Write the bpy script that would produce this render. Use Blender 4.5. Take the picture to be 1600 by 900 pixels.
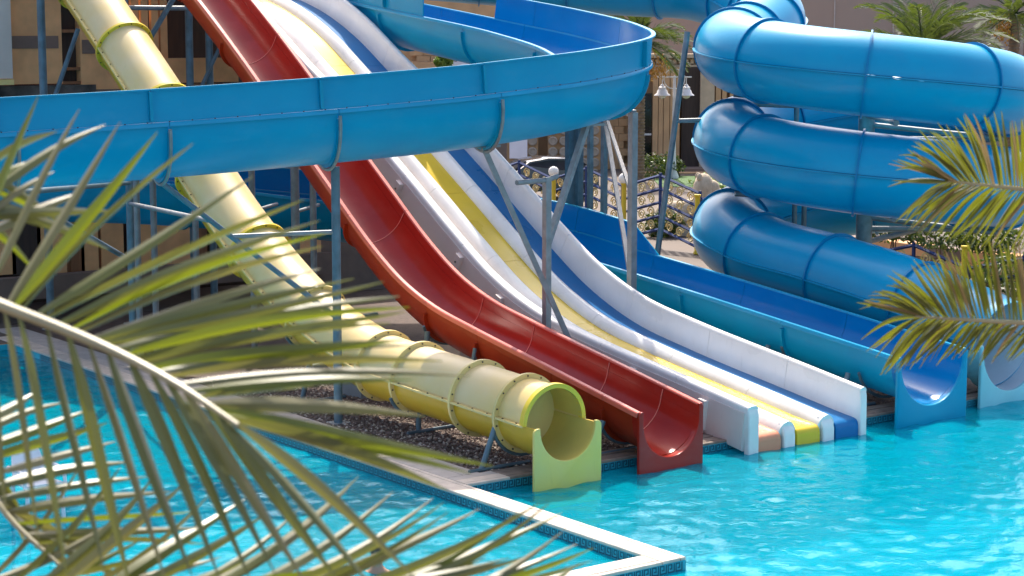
import bpy, math, random
import numpy as np
from mathutils import Vector, Matrix

for o in list(bpy.data.objects):
    bpy.data.objects.remove(o, do_unlink=True)
scene = bpy.context.scene
col = scene.collection
R = math.radians
random.seed(7)
rng = np.random.default_rng(7)

# ---------------------------------------------------------------- camera
# world: X along the slide-pool edge, Y back along the slides, z = 0 on the coping, metres
CAM = np.array([-15.51, -22.09, 6.5])
YAW, PITCH, FPX = R(36.5), R(7.7), 3000.0
FW = np.array([math.sin(YAW)*math.cos(PITCH), math.cos(YAW)*math.cos(PITCH), -math.sin(PITCH)])
RT = np.array([math.cos(YAW), -math.sin(YAW), 0.0])
UP = np.cross(RT, FW)
cd = bpy.data.cameras.new('camera')
cam = bpy.data.objects.new('camera', cd)
col.objects.link(cam)
cd.sensor_width = 36.0
cd.lens = FPX/1600*36.0
cd.clip_start, cd.clip_end = 0.1, 3000
m = Matrix(((RT[0], UP[0], -FW[0], CAM[0]), (RT[1], UP[1], -FW[1], CAM[1]), (RT[2], UP[2], -FW[2], CAM[2]), (0, 0, 0, 1)))
cam.matrix_world = m
cd.dof.use_dof = True
cd.dof.focus_distance = 31.0
cd.dof.aperture_fstop = 10.0
scene.camera = cam

# ---------------------------------------------------------------- world and sun
SUN_EL, SUN_AZ = R(52), R(57)          # azimuth measured from +X towards +Y
w = bpy.data.worlds.new('World')
scene.world = w
w.use_nodes = True
nt = w.node_tree
bg = nt.nodes['Background']
sky = nt.nodes.new('ShaderNodeTexSky')
sky.sky_type = 'NISHITA'
sky.sun_disc = False
sky.sun_elevation = SUN_EL
sky.sun_rotation = R(90) - SUN_AZ
sky.dust_density = 4.0
sky.ozone_density = 0.5
sky.air_density = 0.8
nt.links.new(sky.outputs[0], bg.inputs[0])
bg.inputs[1].default_value = 0.15
sl = bpy.data.lights.new('sun', 'SUN')
sl.energy = 2.8
sl.angle = R(0.53)
sl.color = (1.0, 0.93, 0.82)
so = bpy.data.objects.new('sun', sl)
col.objects.link(so)
sd = Vector((math.cos(SUN_EL)*math.cos(SUN_AZ), math.cos(SUN_EL)*math.sin(SUN_AZ), math.sin(SUN_EL)))
so.rotation_euler = sd.to_track_quat('Z', 'Y').to_euler()
so.location = (10, 20, 40)
vs = scene.view_settings
vs.view_transform = 'Standard'
vs.look = 'None'
vs.gamma = 1
vs.use_curve_mapping = False
vs.exposure = 1.22

# ---------------------------------------------------------------- pixel helpers (a pixel gives a direction only)
def ray(px, py): return FW + RT*(px-800)/FPX - UP*(py-450)/FPX
def at_x(px, py, X): d = ray(px, py); return CAM + d*((X-CAM[0])/d[0])
def at_y(px, py, Y): d = ray(px, py); return CAM + d*((Y-CAM[1])/d[1])
def at_z(px, py, z=0.0): d = ray(px, py); return CAM + d*((z-CAM[2])/d[2])
def at_d(px, py, t): return CAM + ray(px, py)*t
FH = np.array([math.sin(YAW), math.cos(YAW), 0.0])

# ---------------------------------------------------------------- materials
MATS = {}
def mat(name, rgb, rough=0.5, var=0.12, scale=3.0, bump=0.0, bscale=40.0, metal=0.0, coat=0.0, transl=0.0, rgb2=None, spec=0.5, detail=6.0, stretch=None, trcol=None):
    if name in MATS: return MATS[name]
    M = bpy.data.materials.new(name); M.use_nodes = True
    n = M.node_tree.nodes; L = M.node_tree.links
    p = n['Principled BSDF']
    tc = n.new('ShaderNodeTexCoord')
    src = tc.outputs['Object']
    if stretch:
        mp = n.new('ShaderNodeMapping'); mp.inputs['Scale'].default_value = stretch
        L.new(src, mp.inputs[0]); src = mp.outputs[0]
    nz = n.new('ShaderNodeTexNoise'); nz.inputs['Scale'].default_value = scale; nz.inputs['Detail'].default_value = detail
    L.new(src, nz.inputs['Vector'])
    rp = n.new('ShaderNodeValToRGB')
    c2 = rgb2 or tuple(max(0, c*(1-var)) for c in rgb)
    c1 = rgb if rgb2 else tuple(min(1, c*(1+var)) for c in rgb)
    rp.color_ramp.elements[0].color = (*c2, 1); rp.color_ramp.elements[0].position = 0.3
    rp.color_ramp.elements[1].color = (*c1, 1); rp.color_ramp.elements[1].position = 0.7
    L.new(nz.outputs['Fac'], rp.inputs[0])
    L.new(rp.outputs[0], p.inputs['Base Color'])
    rr = n.new('ShaderNodeMapRange'); rr.inputs['To Min'].default_value = max(0.02, rough*0.8); rr.inputs['To Max'].default_value = min(1, rough*1.25)
    L.new(nz.outputs['Fac'], rr.inputs['Value']); L.new(rr.outputs[0], p.inputs['Roughness'])
    p.inputs['Metallic'].default_value = metal
    p.inputs['Specular IOR Level'].default_value = spec
    p.inputs['Coat Weight'].default_value = coat
    p.inputs['Coat Roughness'].default_value = 0.08
    if bump:
        nb = n.new('ShaderNodeTexNoise'); nb.inputs['Scale'].default_value = bscale; nb.inputs['Detail'].default_value = 5
        L.new(src, nb.inputs['Vector'])
        b = n.new('ShaderNodeBump'); b.inputs['Strength'].default_value = bump; b.inputs['Distance'].default_value = 0.02
        L.new(nb.outputs['Fac'], b.inputs['Height']); L.new(b.outputs[0], p.inputs['Normal'])
    if transl:
        out = n['Material Output']
        t = n.new('ShaderNodeBsdfTranslucent'); mx = n.new('ShaderNodeMixShader')
        mx.inputs[0].default_value = transl
        if trcol: t.inputs[0].default_value = (*trcol, 1)
        else: L.new(rp.outputs[0], t.inputs[0])
        L.new(p.outputs[0], mx.inputs[1]); L.new(t.outputs[0], mx.inputs[2]); L.new(mx.outputs[0], out.inputs['Surface'])
    MATS[name] = M
    return M

def gelcoat(name, rgb, rough=0.28, fade=None, transl=0.0, trcol=None):
    # glossy fibreglass, chalked in soft patches, with fine grime specks and streaks
    new = name not in MATS
    M = mat(name, rgb, rough=rough, var=0.10, scale=1.1, bump=0.06, bscale=2.2, coat=0.04, spec=0.26 if rgb[0] < .05 else 0.36, transl=transl, trcol=trcol, rgb2=fade, detail=8)
    if not new: return M
    n = M.node_tree.nodes; L = M.node_tree.links; p = n['Principled BSDF']
    src = p.inputs['Base Color'].links[0].from_socket
    tc = n['Texture Coordinate']
    def layer(src, scale, stretch, lo, hi, colr, amt):
        mp = n.new('ShaderNodeMapping'); mp.inputs['Scale'].default_value = stretch; L.new(tc.outputs['Object'], mp.inputs[0])
        nz = n.new('ShaderNodeTexNoise'); nz.inputs['Scale'].default_value = scale; nz.inputs['Detail'].default_value = 9; nz.inputs['Roughness'].default_value = 0.65
        L.new(mp.outputs[0], nz.inputs['Vector'])
        mr = n.new('ShaderNodeMapRange'); mr.inputs['From Min'].default_value = lo; mr.inputs['From Max'].default_value = hi; mr.inputs['To Max'].default_value = amt
        L.new(nz.outputs['Fac'], mr.inputs['Value'])
        mx = n.new('ShaderNodeMix'); mx.data_type = 'RGBA'; L.new(mr.outputs[0], mx.inputs[0]); L.new(src, mx.inputs[6]); mx.inputs[7].default_value = (*colr, 1)
        return mx.outputs[2]
    lum = sum(rgb)/3
    chalk = tuple(min(.85, c*.8+.2*max(.28, lum)) for c in rgb)
    src = layer(src, 1.7, (1, 1, 2.2), .52, .78, chalk, .30)
    src = layer(src, 5.0, (3.0, 3.0, .5), .60, .80, tuple(c*.55+.02 for c in rgb), .35)
    L.new(src, p.inputs['Base Color'])
    return M

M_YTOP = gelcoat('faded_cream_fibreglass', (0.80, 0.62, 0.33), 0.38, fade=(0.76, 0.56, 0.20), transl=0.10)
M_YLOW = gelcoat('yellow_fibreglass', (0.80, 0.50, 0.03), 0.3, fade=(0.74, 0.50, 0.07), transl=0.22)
M_YRING = gelcoat('yellow_flange_fibreglass', (0.76, 0.55, 0.04), 0.4)
M_YRINGP = gelcoat('pale_yellow_flange_fibreglass', (0.74, 0.57, 0.22), 0.4)
M_YIN = gelcoat('yellow_inner_fibreglass', (0.74, 0.60, 0.16), 0.25, transl=0.22)
M_YLIP = gelcoat('green_yellow_exit_fibreglass', (0.74, 0.61, 0.12), 0.32, fade=(0.68, 0.58, 0.2))
M_RED = gelcoat('red_fibreglass', (0.38, 0.020, 0.009), 0.22, fade=(0.30, 0.016, 0.009))
M_REDOUT = gelcoat('orange_red_outer_fibreglass', (0.44, 0.05, 0.013), 0.38, fade=(0.35, 0.034, 0.011), transl=0.28, trcol=(0.68, 0.075, 0.008))
M_REDRIM = gelcoat('highlit_red_rim_fibreglass', (0.60, 0.13, 0.09), 0.3)  # pinker than the slide: highlight along the rim tops put into the colour
M_JOINTR = mat('pink_joint_sealant', (0.75, 0.25, 0.18), 0.5)
M_WHITE = gelcoat('white_fibreglass', (0.76, 0.735, 0.70), 0.28)
M_WHITEOUT = gelcoat('grey_white_outer_fibreglass', (0.76, 0.66, 0.61), 0.5, fade=(0.68, 0.58, 0.54))
M_PINK = gelcoat('faded_pink_cream_lane', (0.80, 0.57, 0.46), 0.3)
M_TERRA = gelcoat('terracotta_lane_end', (0.66, 0.26, 0.14), 0.4)
M_LYEL = gelcoat('yellow_lane', (0.66, 0.45, 0.02), 0.28)
M_LBLUE = gelcoat('blue_lane', (0.0, 0.14, 0.36), 0.28)
M_BOUT = gelcoat('cyan_blue_outer_fibreglass', (0.0, 0.35, 0.54), 0.36, fade=(0.0, 0.30, 0.49), transl=0.16, trcol=(0.0, 0.45, 0.75))
M_BIN = gelcoat('blue_inner_fibreglass', (0.0, 0.235, 0.52), 0.17, fade=(0.0, 0.20, 0.48), transl=0.16, trcol=(0.0, 0.40, 0.75))
M_BRIM = gelcoat('light_blue_rim_fibreglass', (0.01, 0.31, 0.52), 0.3)
M_TUBE = gelcoat('blue_tube_fibreglass', (0.0, 0.30, 0.52), 0.3, fade=(0.0, 0.335, 0.55))
M_TRING = gelcoat('mid_blue_flange', (0.0, 0.21, 0.42), 0.35)
M_TURQ = gelcoat('pale_turquoise_exit', (0.28, 0.62, 0.66), 0.3)
M_TURQIN = gelcoat('pale_grey_lit_exit_inside', (0.62, 0.68, 0.74), 0.3)
M_STEEL = mat('galvanised_steel', (0.24, 0.26, 0.27), 0.5, var=0.2, scale=6, metal=0.35, bump=0.1, bscale=60)
M_STEELB = mat('blue_grey_painted_steel', (0.10, 0.165, 0.205), 0.45, var=0.25, scale=5, metal=0.1, bump=0.1, bscale=60)
M_BOLT = mat('rusty_bolt', (0.06, 0.04, 0.03), 0.6)
M_COPING = mat('cream_coping_stone', (0.56, 0.47, 0.385), 0.6, var=0.16, scale=5, bump=0.15, bscale=50)
M_INLAY = mat('brown_joint', (0.24, 0.15, 0.10), 0.8)
M_PAVE = mat('grey_beige_paving', (0.42, 0.37, 0.33), 0.75, var=0.15, scale=3, bump=0.2, bscale=60)
M_KERB = mat('brown_weathered_kerb', (0.25, 0.19, 0.15), 0.8, var=0.3, scale=5, bump=0.3, bscale=30)
M_POOL = mat('turquoise_pool_tile', (0.02, 0.40, 0.50), 0.35, var=0.15, scale=7)
M_POOLF = mat('pool_floor_tile', (0.02, 0.56, 0.68), 0.4, var=0.2, scale=1.2)
M_KEYBG = mat('teal_border_tile', (0.03, 0.33, 0.42), 0.3, var=0.15, scale=30)
M_KEY = mat('dark_teal_key_tile', (0.008, 0.07, 0.11), 0.3)
M_SOIL = mat('dark_gravel_soil', (0.10, 0.065, 0.05), 0.9, var=0.4, scale=9, bump=0.8, bscale=45)
M_PEB = mat('brown_pebble', (0.19, 0.135, 0.11), 0.85, var=0.5, scale=2.5)
M_PEBL = mat('pale_pebble', (0.50, 0.42, 0.34), 0.85, var=0.3, scale=2.5)
M_GROUND = mat('sandy_paved_ground', (0.12, 0.09, 0.07), 0.85, var=0.2, scale=0.5, bump=0.2, bscale=12)
M_TAN = mat('tan_stone_wall', (0.76, 0.40, 0.18), 0.8, var=0.14, scale=2.5, bump=0.2, bscale=25)
M_TAND = mat('brown_band_stone', (0.20, 0.135, 0.105), 0.8, var=0.15, scale=3)
M_CREAM = mat('cream_panel', (0.62, 0.54, 0.47), 0.7, var=0.08, scale=1.5)
M_STAIN = mat('black_stained_concrete', (0.16, 0.14, 0.125), 0.9, rgb2=(0.02, 0.018, 0.016), scale=2.2, bump=0.4, bscale=14)
M_DARK = mat('dark_timber_and_interior_shade', (0.055, 0.035, 0.027), 0.75, var=0.3, scale=2, stretch=(6, 6, 0.6))  # dark tone also paints the shade of the tower's open interior
M_WOOD = mat('orange_brown_wood', (0.24, 0.10, 0.04), 0.6, var=0.25, scale=3, stretch=(5, 5, 0.5))
M_SAND = mat('sandstone_blocks', (0.56, 0.33, 0.165), 0.8, var=0.14, scale=1.2, bump=0.25, bscale=14)
M_SANDL = mat('pale_sandstone', (0.56, 0.42, 0.28), 0.8, var=0.12, scale=2.0, bump=0.2, bscale=20)
M_DISC = mat('grey_sandstone_disc', (0.42, 0.33, 0.25), 0.8, var=0.15, scale=3)
M_GWALL = mat('grey_brown_render', (0.40, 0.30, 0.235), 0.85, var=0.07, scale=0.35, stretch=(1, 1, 0.15), bump=0.1, bscale=8)
M_LINE = mat('pale_wall_joint', (0.55, 0.48, 0.42), 0.8)
M_GLASS = mat('dark_window_glass', (0.012, 0.014, 0.018), 0.08, var=0.3, scale=0.7)
M_FBLUE = mat('navy_fence_paint', (0.0, 0.024, 0.13), 0.6, var=0.2, scale=4)
M_GOLD = mat('faded_gold_scroll', (0.62, 0.47, 0.20), 0.45, metal=0.2)
M_YPOST = mat('yellow_post_paint', (0.70, 0.47, 0.02), 0.45)
M_GLOBE = mat('white_opal_globe', (0.82, 0.80, 0.76), 0.25, transl=0.25)
M_LAMPW = mat('white_lamp_paint', (0.72, 0.69, 0.66), 0.45)
M_BARK = mat('palm_bark', (0.22, 0.145, 0.085), 0.9, var=0.4, scale=5, bump=0.8, bscale=16)
M_LEAF = mat('palm_leaflet', (0.125, 0.135, 0.026), 0.34, rgb2=(0.085, 0.095, 0.022), scale=3.0, transl=0.36, trcol=(0.23, 0.28, 0.01), spec=0.55)
M_LEAFR = mat('olive_palm_leaflet', (0.15, 0.145, 0.035), 0.32, rgb2=(0.10, 0.105, 0.024), scale=4.0, transl=0.32, trcol=(0.22, 0.24, 0.012), spec=0.6)
M_LEAF2 = mat('grey_green_palm_leaflet', (0.15, 0.155, 0.062), 0.36, rgb2=(0.10, 0.11, 0.04), scale=4.0, transl=0.3, trcol=(0.20, 0.21, 0.03), spec=0.55)
M_LEAF3 = mat('pale_palm_leaflet', (0.22, 0.20, 0.11), 0.4, rgb2=(0.15, 0.14, 0.06), scale=6.0, transl=0.3, trcol=(0.24, 0.23, 0.04), spec=0.55)  # palest of the leaflet tones, picked at random
M_LEAFR2 = mat('green_palm_leaflet', (0.12, 0.125, 0.03), 0.34, rgb2=(0.08, 0.085, 0.02), scale=5.0, transl=0.32, trcol=(0.22, 0.24, 0.012), spec=0.6)
M_LEAFR3 = mat('dry_straw_palm_leaflet', (0.30, 0.22, 0.10), 0.45, rgb2=(0.2, 0.14, 0.06), scale=5.0, transl=0.25, spec=0.5)
VARIANTS = {'palm_leaflet': [M_LEAF, M_LEAF2, M_LEAF2, M_LEAF3], 'olive_palm_leaflet': [M_LEAFR, M_LEAFR, M_LEAFR2, M_LEAFR2, M_LEAF2, M_LEAFR3]}
M_RACHIS = mat('palm_rachis', (0.42, 0.36, 0.20), 0.45, var=0.2, scale=5, spec=0.6)
M_LEAFB = mat('far_palm_leaf', (0.08, 0.11, 0.04), 0.45, rgb2=(0.045, 0.075, 0.028), scale=2.0, transl=0.25, trcol=(0.16, 0.22, 0.02))
M_DATE = mat('orange_dates', (0.50, 0.25, 0.03), 0.6, var=0.3, scale=8)
M_BUSH = mat('shrub_leaf', (0.05, 0.085, 0.02), 0.5, rgb2=(0.03, 0.06, 0.015), scale=3, transl=0.2, trcol=(0.14, 0.2, 0.02))
M_LIME = mat('lime_leaf', (0.14, 0.22, 0.03), 0.5, transl=0.3)
M_LAWN = mat('lawn_green', (0.06, 0.13, 0.03), 0.9, var=0.3, scale=6, bump=0.5, bscale=60)
M_STATUE = mat('pale_carved_stone', (0.50, 0.40, 0.28), 0.85, var=0.2, scale=5, bump=0.5, bscale=22)
M_CAR = mat('black_car_paint', (0.012, 0.014, 0.02), 0.15, coat=0.6)
M_CARGL = mat('car_glass', (0.02, 0.03, 0.045), 0.06)
M_TYRE = mat('tyre_rubber', (0.015, 0.015, 0.015), 0.8)
M_REDL = mat('red_tail_lamp', (0.45, 0.02, 0.015), 0.25)
M_PLAST = mat('white_resin_plastic', (0.78, 0.77, 0.78), 0.35, var=0.04)
M_SIGN = mat('white_sign_board', (0.78, 0.76, 0.80), 0.5, var=0.04)
M_INK = mat('navy_sign_letters', (0.01, 0.015, 0.06), 0.5)
M_SKIN = mat('sun_tanned_skin', (0.42, 0.22, 0.14), 0.5)
M_HAIR = mat('black_wet_hair', (0.008, 0.007, 0.008), 0.3)
M_SHIRT = mat('dark_red_swim_shirt', (0.18, 0.012, 0.02), 0.6)
M_CONC = mat('grey_concrete', (0.27, 0.28, 0.29), 0.85, var=0.12, scale=2, bump=0.2, bscale=20)

# ---------------------------------------------------------------- mesh builder
ORG = {}
class MB:
    def __init__(s): s.v = []; s.f = []; s.mi = []
    def quadstrip(s, rings, closed=True, mi=0, cap=False, mis=None):
        b = len(s.v); n = len(rings[0])
        for r in rings: s.v.extend([tuple(map(float, p)) for p in r])
        for i in range(len(rings)-1):
            for j in range(n if closed else n-1):
                k = (j+1) % n
                s.f.append((b+i*n+j, b+i*n+k, b+(i+1)*n+k, b+(i+1)*n+j)); s.mi.append(mis[j] if mis else mi)
        if cap:
            s.f.append(tuple(b+j for j in range(n))[::-1]); s.mi.append(mi)
            s.f.append(tuple(b+(len(rings)-1)*n+j for j in range(n))); s.mi.append(mi)
        return s
    def box(s, c, d, rz=0.0, ax=None, mi=0, bev=0.0):
        c = np.array(c, float); d = np.array(d, float)/2
        if ax is None: ax = np.array([[math.cos(rz), math.sin(rz), 0], [-math.sin(rz), math.cos(rz), 0], [0, 0, 1]])
        ax = np.array(ax, float)
        b = len(s.v)
        if bev <= 0:
            for sx in (-1, 1):
                for sy in (-1, 1):
                    for sz in (-1, 1): s.v.append(tuple(c + ax[0]*d[0]*sx + ax[1]*d[1]*sy + ax[2]*d[2]*sz))
            for q in ((0,1,3,2),(4,6,7,5),(0,4,5,1),(2,3,7,6),(0,2,6,4),(1,5,7,3)): s.f.append(tuple(b+i for i in q)); s.mi.append(mi)
        else:  # chamfered top
            rings = []
            for z, k in ((-d[2], 0), (d[2]-bev, 0), (d[2], bev)):
                rings.append([c + ax[0]*(d[0]-k)*sx + ax[1]*(d[1]-k)*sy + ax[2]*z for sx, sy in ((-1,-1),(1,-1),(1,1),(-1,1))])
            s.quadstrip(rings, True, mi, cap=True)
        return s
    def tube(s, pts, r, n=8, mi=0, cap=True):
        pts = [np.array(p, float) for p in pts]; rings = []
        rr = r if hasattr(r, '__len__') else [r]*len(pts)
        ref = None
        for i, p in enumerate(pts):
            t = pts[min(i+1, len(pts)-1)] - pts[max(i-1, 0)]; t = t/(np.linalg.norm(t)+1e-9)
            if ref is None: ref = np.array([0, 0, 1.0]) if abs(t[2]) < 0.9 else np.array([1.0, 0, 0])
            a = np.cross(t, ref); a /= np.linalg.norm(a)+1e-9; bb = np.cross(a, t); ref = bb
            rings.append([p + rr[i]*(math.cos(2*math.pi*j/n)*a + math.sin(2*math.pi*j/n)*bb) for j in range(n)])
        return s.quadstrip(rings, True, mi, cap=cap)
    def lathe(s, c, prof, n=20, ax=(0, 0, 1), mi=0):
        ax = np.array(ax, float); ax /= np.linalg.norm(ax)
        a = np.cross(ax, [0, 0, 1.0] if abs(ax[2]) < 0.9 else [1.0, 0, 0]); a /= np.linalg.norm(a); b = np.cross(ax, a)
        c = np.array(c, float)
        rings = [[c + ax*h + max(r, 1e-4)*(math.cos(2*math.pi*j/n)*a + math.sin(2*math.pi*j/n)*b) for j in range(n)] for r, h in prof]
        return s.quadstrip(rings, True, mi, cap=True)
    def poly(s, pts, mi=0):
        b = len(s.v); s.v.extend([tuple(map(float, p)) for p in pts]); s.f.append(tuple(range(b, b+len(pts)))); s.mi.append(mi); return s
    def prism(s, pts, off, mi=0):
        off = np.array(off, float); a = [np.array(p, float) for p in pts]
        return s.quadstrip([a, [p+off for p in a]], True, mi, cap=True)
    def build(s, name, mats, parent=None, smooth=False, kind=None):
        me = bpy.data.meshes.new(name)
        o0 = ORG.get(parent, np.zeros(3)) if parent else np.zeros(3)
        V = np.array(s.v, float) - o0
        me.from_pydata(V.tolist(), [], s.f)
        if not isinstance(mats, (list, tuple)): mats = [mats]
        for mm in mats: me.materials.append(mm)
        if len(mats) > 1: me.polygons.foreach_set('material_index', s.mi)
        me.polygons.foreach_set('use_smooth', [smooth]*len(me.polygons))
        me.update()
        if smooth:
            try: me.set_sharp_from_angle(angle=R(38))
            except Exception: pass
        o = bpy.data.objects.new(name, me); col.objects.link(o)
        if parent: o.parent = parent; ORG[o] = o0
        if kind: o['kind'] = kind
        return o

def tag(o, label, cat, group=None):
    o['label'] = label; o['category'] = cat
    if group: o['group'] = group
    return o
def thing(name, loc, label, cat, group=None):
    o = bpy.data.objects.new(name, None); col.objects.link(o); o.location = tuple(map(float, loc)); o.empty_display_size = 0.2
    ORG[o] = np.array(loc, float)
    return tag(o, label, cat, group)
def soften(o, w_=.02, seg=3):
    b = o.modifiers.new('bevel', 'BEVEL'); b.width = w_; b.segments = seg; b.limit_method = 'ANGLE'; b.angle_limit = R(40); b.harden_normals = False
    o.data.polygons.foreach_set('use_smooth', [True]*len(o.data.polygons)); return o
def struct(o): o['kind'] = 'structure'; return o

# ---------------------------------------------------------------- splines and sweeps
def catmull(P, per=24):
    P = np.array(P, float); Q = np.vstack([2*P[0]-P[1], P, 2*P[-1]-P[-2]]); out = []
    for i in range(1, len(Q)-2):
        p0, p1, p2, p3 = Q[i-1], Q[i], Q[i+1], Q[i+2]
        t0 = 0; t1 = np.linalg.norm(p1-p0)**.5; t2 = t1+np.linalg.norm(p2-p1)**.5; t3 = t2+np.linalg.norm(p3-p2)**.5
        for k in range(per):
            t = t1+(t2-t1)*k/per
            A1 = (t1-t)/(t1-t0)*p0+(t-t0)/(t1-t0)*p1; A2 = (t2-t)/(t2-t1)*p1+(t-t1)/(t2-t1)*p2; A3 = (t3-t)/(t3-t2)*p2+(t-t2)/(t3-t2)*p3
            B1 = (t2-t)/(t2-t0)*A1+(t-t0)/(t2-t0)*A2; B2 = (t3-t)/(t3-t1)*A2+(t-t1)/(t3-t1)*A3
            out.append((t2-t)/(t2-t1)*B1+(t-t1)/(t2-t1)*B2)
    out.append(P[-1])
    return np.array(out)
class Path:
    def __init__(s, P, per=24):
        s.p = catmull(P, per); d = np.linalg.norm(np.diff(s.p, axis=0), axis=1); s.s = np.concatenate([[0], np.cumsum(d)]); s.len = s.s[-1]
    def pt(s, x): return np.array([np.interp(x, s.s, s.p[:, k]) for k in range(3)])
    def frame(s, x):
        e = 0.12; t = s.pt(min(x+e, s.len)) - s.pt(max(x-e, 0)); t /= np.linalg.norm(t)
        side = np.cross(t, [0, 0, 1.0]); side /= np.linalg.norm(side)        # right-hand side of travel
        return s.pt(x), t, side, np.cross(side, t)
    def at_Y(s, Y): return float(s.s[np.argmin(abs(s.p[:, 1]-Y))])
    def nearest(s, q): return float(s.s[np.argmin(np.linalg.norm(s.p-np.array(q), axis=1))])
def sweep(mb, path, s0, s1, prof, step=0.22, closed=True, mi=0, mis=None, cap=True):
    n = max(1, int(math.ceil((s1-s0)/step)))
    rings = []
    for k in range(n+1):
        p, t, sd_, u = path.frame(s0+(s1-s0)*k/n)
        rings.append([p + sd_*a + u*b for a, b in prof])
    mb.quadstrip(rings, closed, mi, cap=cap, mis=mis)
    return mb
def arc(r, a0, a1, n, cx=0, cy=0): return [(cx+r*math.cos(R(a0+(a1-a0)*i/n)), cy+r*math.sin(R(a0+(a1-a0)*i/n))) for i in range(n+1)]
def shell(outer, inner): # closed profile and material index per edge: 0 outer, 1 inner
    pr = outer + inner[::-1]
    return pr, [0]*(len(outer)-1)+[0]+[1]*(len(inner)-1)+[0]
def bolt(mb, p, nrm, r=0.014):
    p = np.array(p); nrm = np.array(nrm)/np.linalg.norm(nrm)
    mb.lathe(p, [(r, -0.004), (r, 0.012), (0.0, 0.014)], 6, nrm)

# ================================================================ SETTING: ground, pools
PX0, PX1, PY0 = -9.0, 32.0, -15.0                       # pool extents
def rect(mb, x0, x1, y0, y1, z): mb.poly([(x0, y0, z), (x1, y0, z), (x1, y1, z), (x0, y1, z)])
g = MB()
for (x0, x1, y0, y1) in ((-400, PX0-.5, -400, 500), (PX1, 500, -400, 0.5), (PX0-.5, PX1, -400, PY0), (PX0-.5, -0.002, 16.0, 500), (-0.002, 0.62, .5, 500), (0.62, 22, 18.5, 500), (11.2, 22, 0.5, 18.5), (22, 500, .5, 500)):
    rect(g, x0, x1, y0, y1, -0.02)
struct(g.build('ground', M_GROUND))
g = MB(); rect(g, 0.62, 11.2, 0.5, 18.5, -0.03)
struct(g.build('gravel_bed_soil', M_SOIL))
# pool basins
g = MB(); rect(g, PX0-.5, PX1, PY0, 0.0, -1.45); rect(g, PX0, -0.36, -4.39, 16, -1.25)
struct(g.build('pool_floor', M_POOLF))
def wall_strip(mb, a, b, z0, z1): mb.poly([(a[0], a[1], z0), (b[0], b[1], z0), (b[0], b[1], z1), (a[0], a[1], z1)])
g = MB()
for a, b in (((0, -0.0), (PX1, -0.0)), ((-0.004, -4.75), (-0.004, 0.0)), ((PX0-.5, -4.746), (0, -4.746)), ((PX0-.5, PY0), (PX0-.5, -4.75)), ((PX1, PY0), (PX1, 0)), ((PX0-.5, PY0), (PX1, PY0))):
    wall_strip(g, a, b, -1.45, -0.035)
for a, b in (((-0.364, -4.39), (-0.364, 16)), ((PX0, -4.394), (-0.36, -4.394)), ((PX0, -4.39), (PX0, 16)), ((PX0, 16), (-0.36, 16))):
    wall_strip(g, a, b, -1.25, -0.035)
struct(g.build('pool_wall', M_POOL))
# underwater steps in the left pool
g = MB()
for i in range(3): g.box((-0.36-0.3*(i+1)/1.0+0.0, -0.6, -0.62-0.22*i), (0.6*(i+1), 6.4-0.5*i, 0.2))
struct(g.build('pool_steps', M_POOL))
# greek key border, strokes 2 mm proud of the band
def key_border(a, b, nrm):
    a = np.array([*a, 0.0]); b = np.array([*b, 0.0]); nrm = np.array([*nrm, 0.0]); L = np.linalg.norm(b-a); t = (b-a)/L
    band = MB(); P = lambda s_, z, o: a + t*s_ + np.array([0, 0, z]) + nrm*o
    band.poly([P(0, -0.17, 0.006), P(L, -0.17, 0.006), P(L, -0.038, 0.006), P(0, -0.038, 0.006)])
    bo = struct(band.build('border_tile_band', M_KEYBG))
    k = MB(); u = 0.128; q = 0.019
    cells = [(0, 0, 6, 1), (0, 1, 1, 5), (0, 5, 4, 6), (3, 2.2, 4, 5), (1.8, 2.2, 3, 3.2), (5, 1, 6, 6), (5, 5.1, 6.8, 6)]
    for i in range(int(L/u)):
        for (x0, z0, x1, z1) in cells[:6]:
            f = lambda x, z: P(i*u + x*q*1.02, -0.162 + z*q*1.0, 0.009)
            k.poly([f(x0, z0), f(x1, z0), f(x1, z1), f(x0, z1)])
    k.build('greek_key_pattern', M_KEY, bo, kind='stuff')
key_border((0.0, 0.0), (20, 0.0), (0, -1)); key_border((-0.004, -4.75), (-0.004, 0.0), (1, 0))
key_border((-0.364, -4.39), (-0.364, 14.5), (-1, 0)); key_border((-9, -4.746), (0, -4.746), (0, -1))

# coping slabs (each its own piece) on a low bed
bed = MB(); bed.box((-0.18, 5.62, -0.03), (0.34, 20.7, 0.03)); bed.box((-4.7, -4.57, -0.03), (9.3, 0.34, 0.03)); bed.box((15.9, 0.25, -0.03), (31.5, 0.46, 0.03))
bedo = struct(bed.build('coping', M_INLAY))
def slab(x0, x1, y0, y1, z0, z1, name, m, parent, j=0.006):
    mb = MB(); mb.box(((x0+x1)/2, (y0+y1)/2, (z0+z1)/2), (x1-x0-j, y1-y0-j, z1-z0), bev=0.008)
    return mb.build(name, m, parent)
y = -4.75
while y < 15.9:
    slab(-0.375, -0.085, y, y+0.98, -0.035, 0.004+random.uniform(-.002, .002), 'coping_slab', M_COPING, bedo); slab(-0.078, 0.008, y, y+0.98, -0.035, 0.003, 'coping_edge', M_COPING, bedo); y += 0.98
x = -0.39
while x > -9:
    slab(x-0.98, x, -4.672, -4.38, -0.035, 0.004+random.uniform(-.002, .002), 'coping_slab', M_COPING, bedo); slab(x-0.98, x, -4.762, -4.68, -0.035, 0.003, 'coping_edge', M_COPING, bedo); x -= 0.98
x = 0.02
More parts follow.
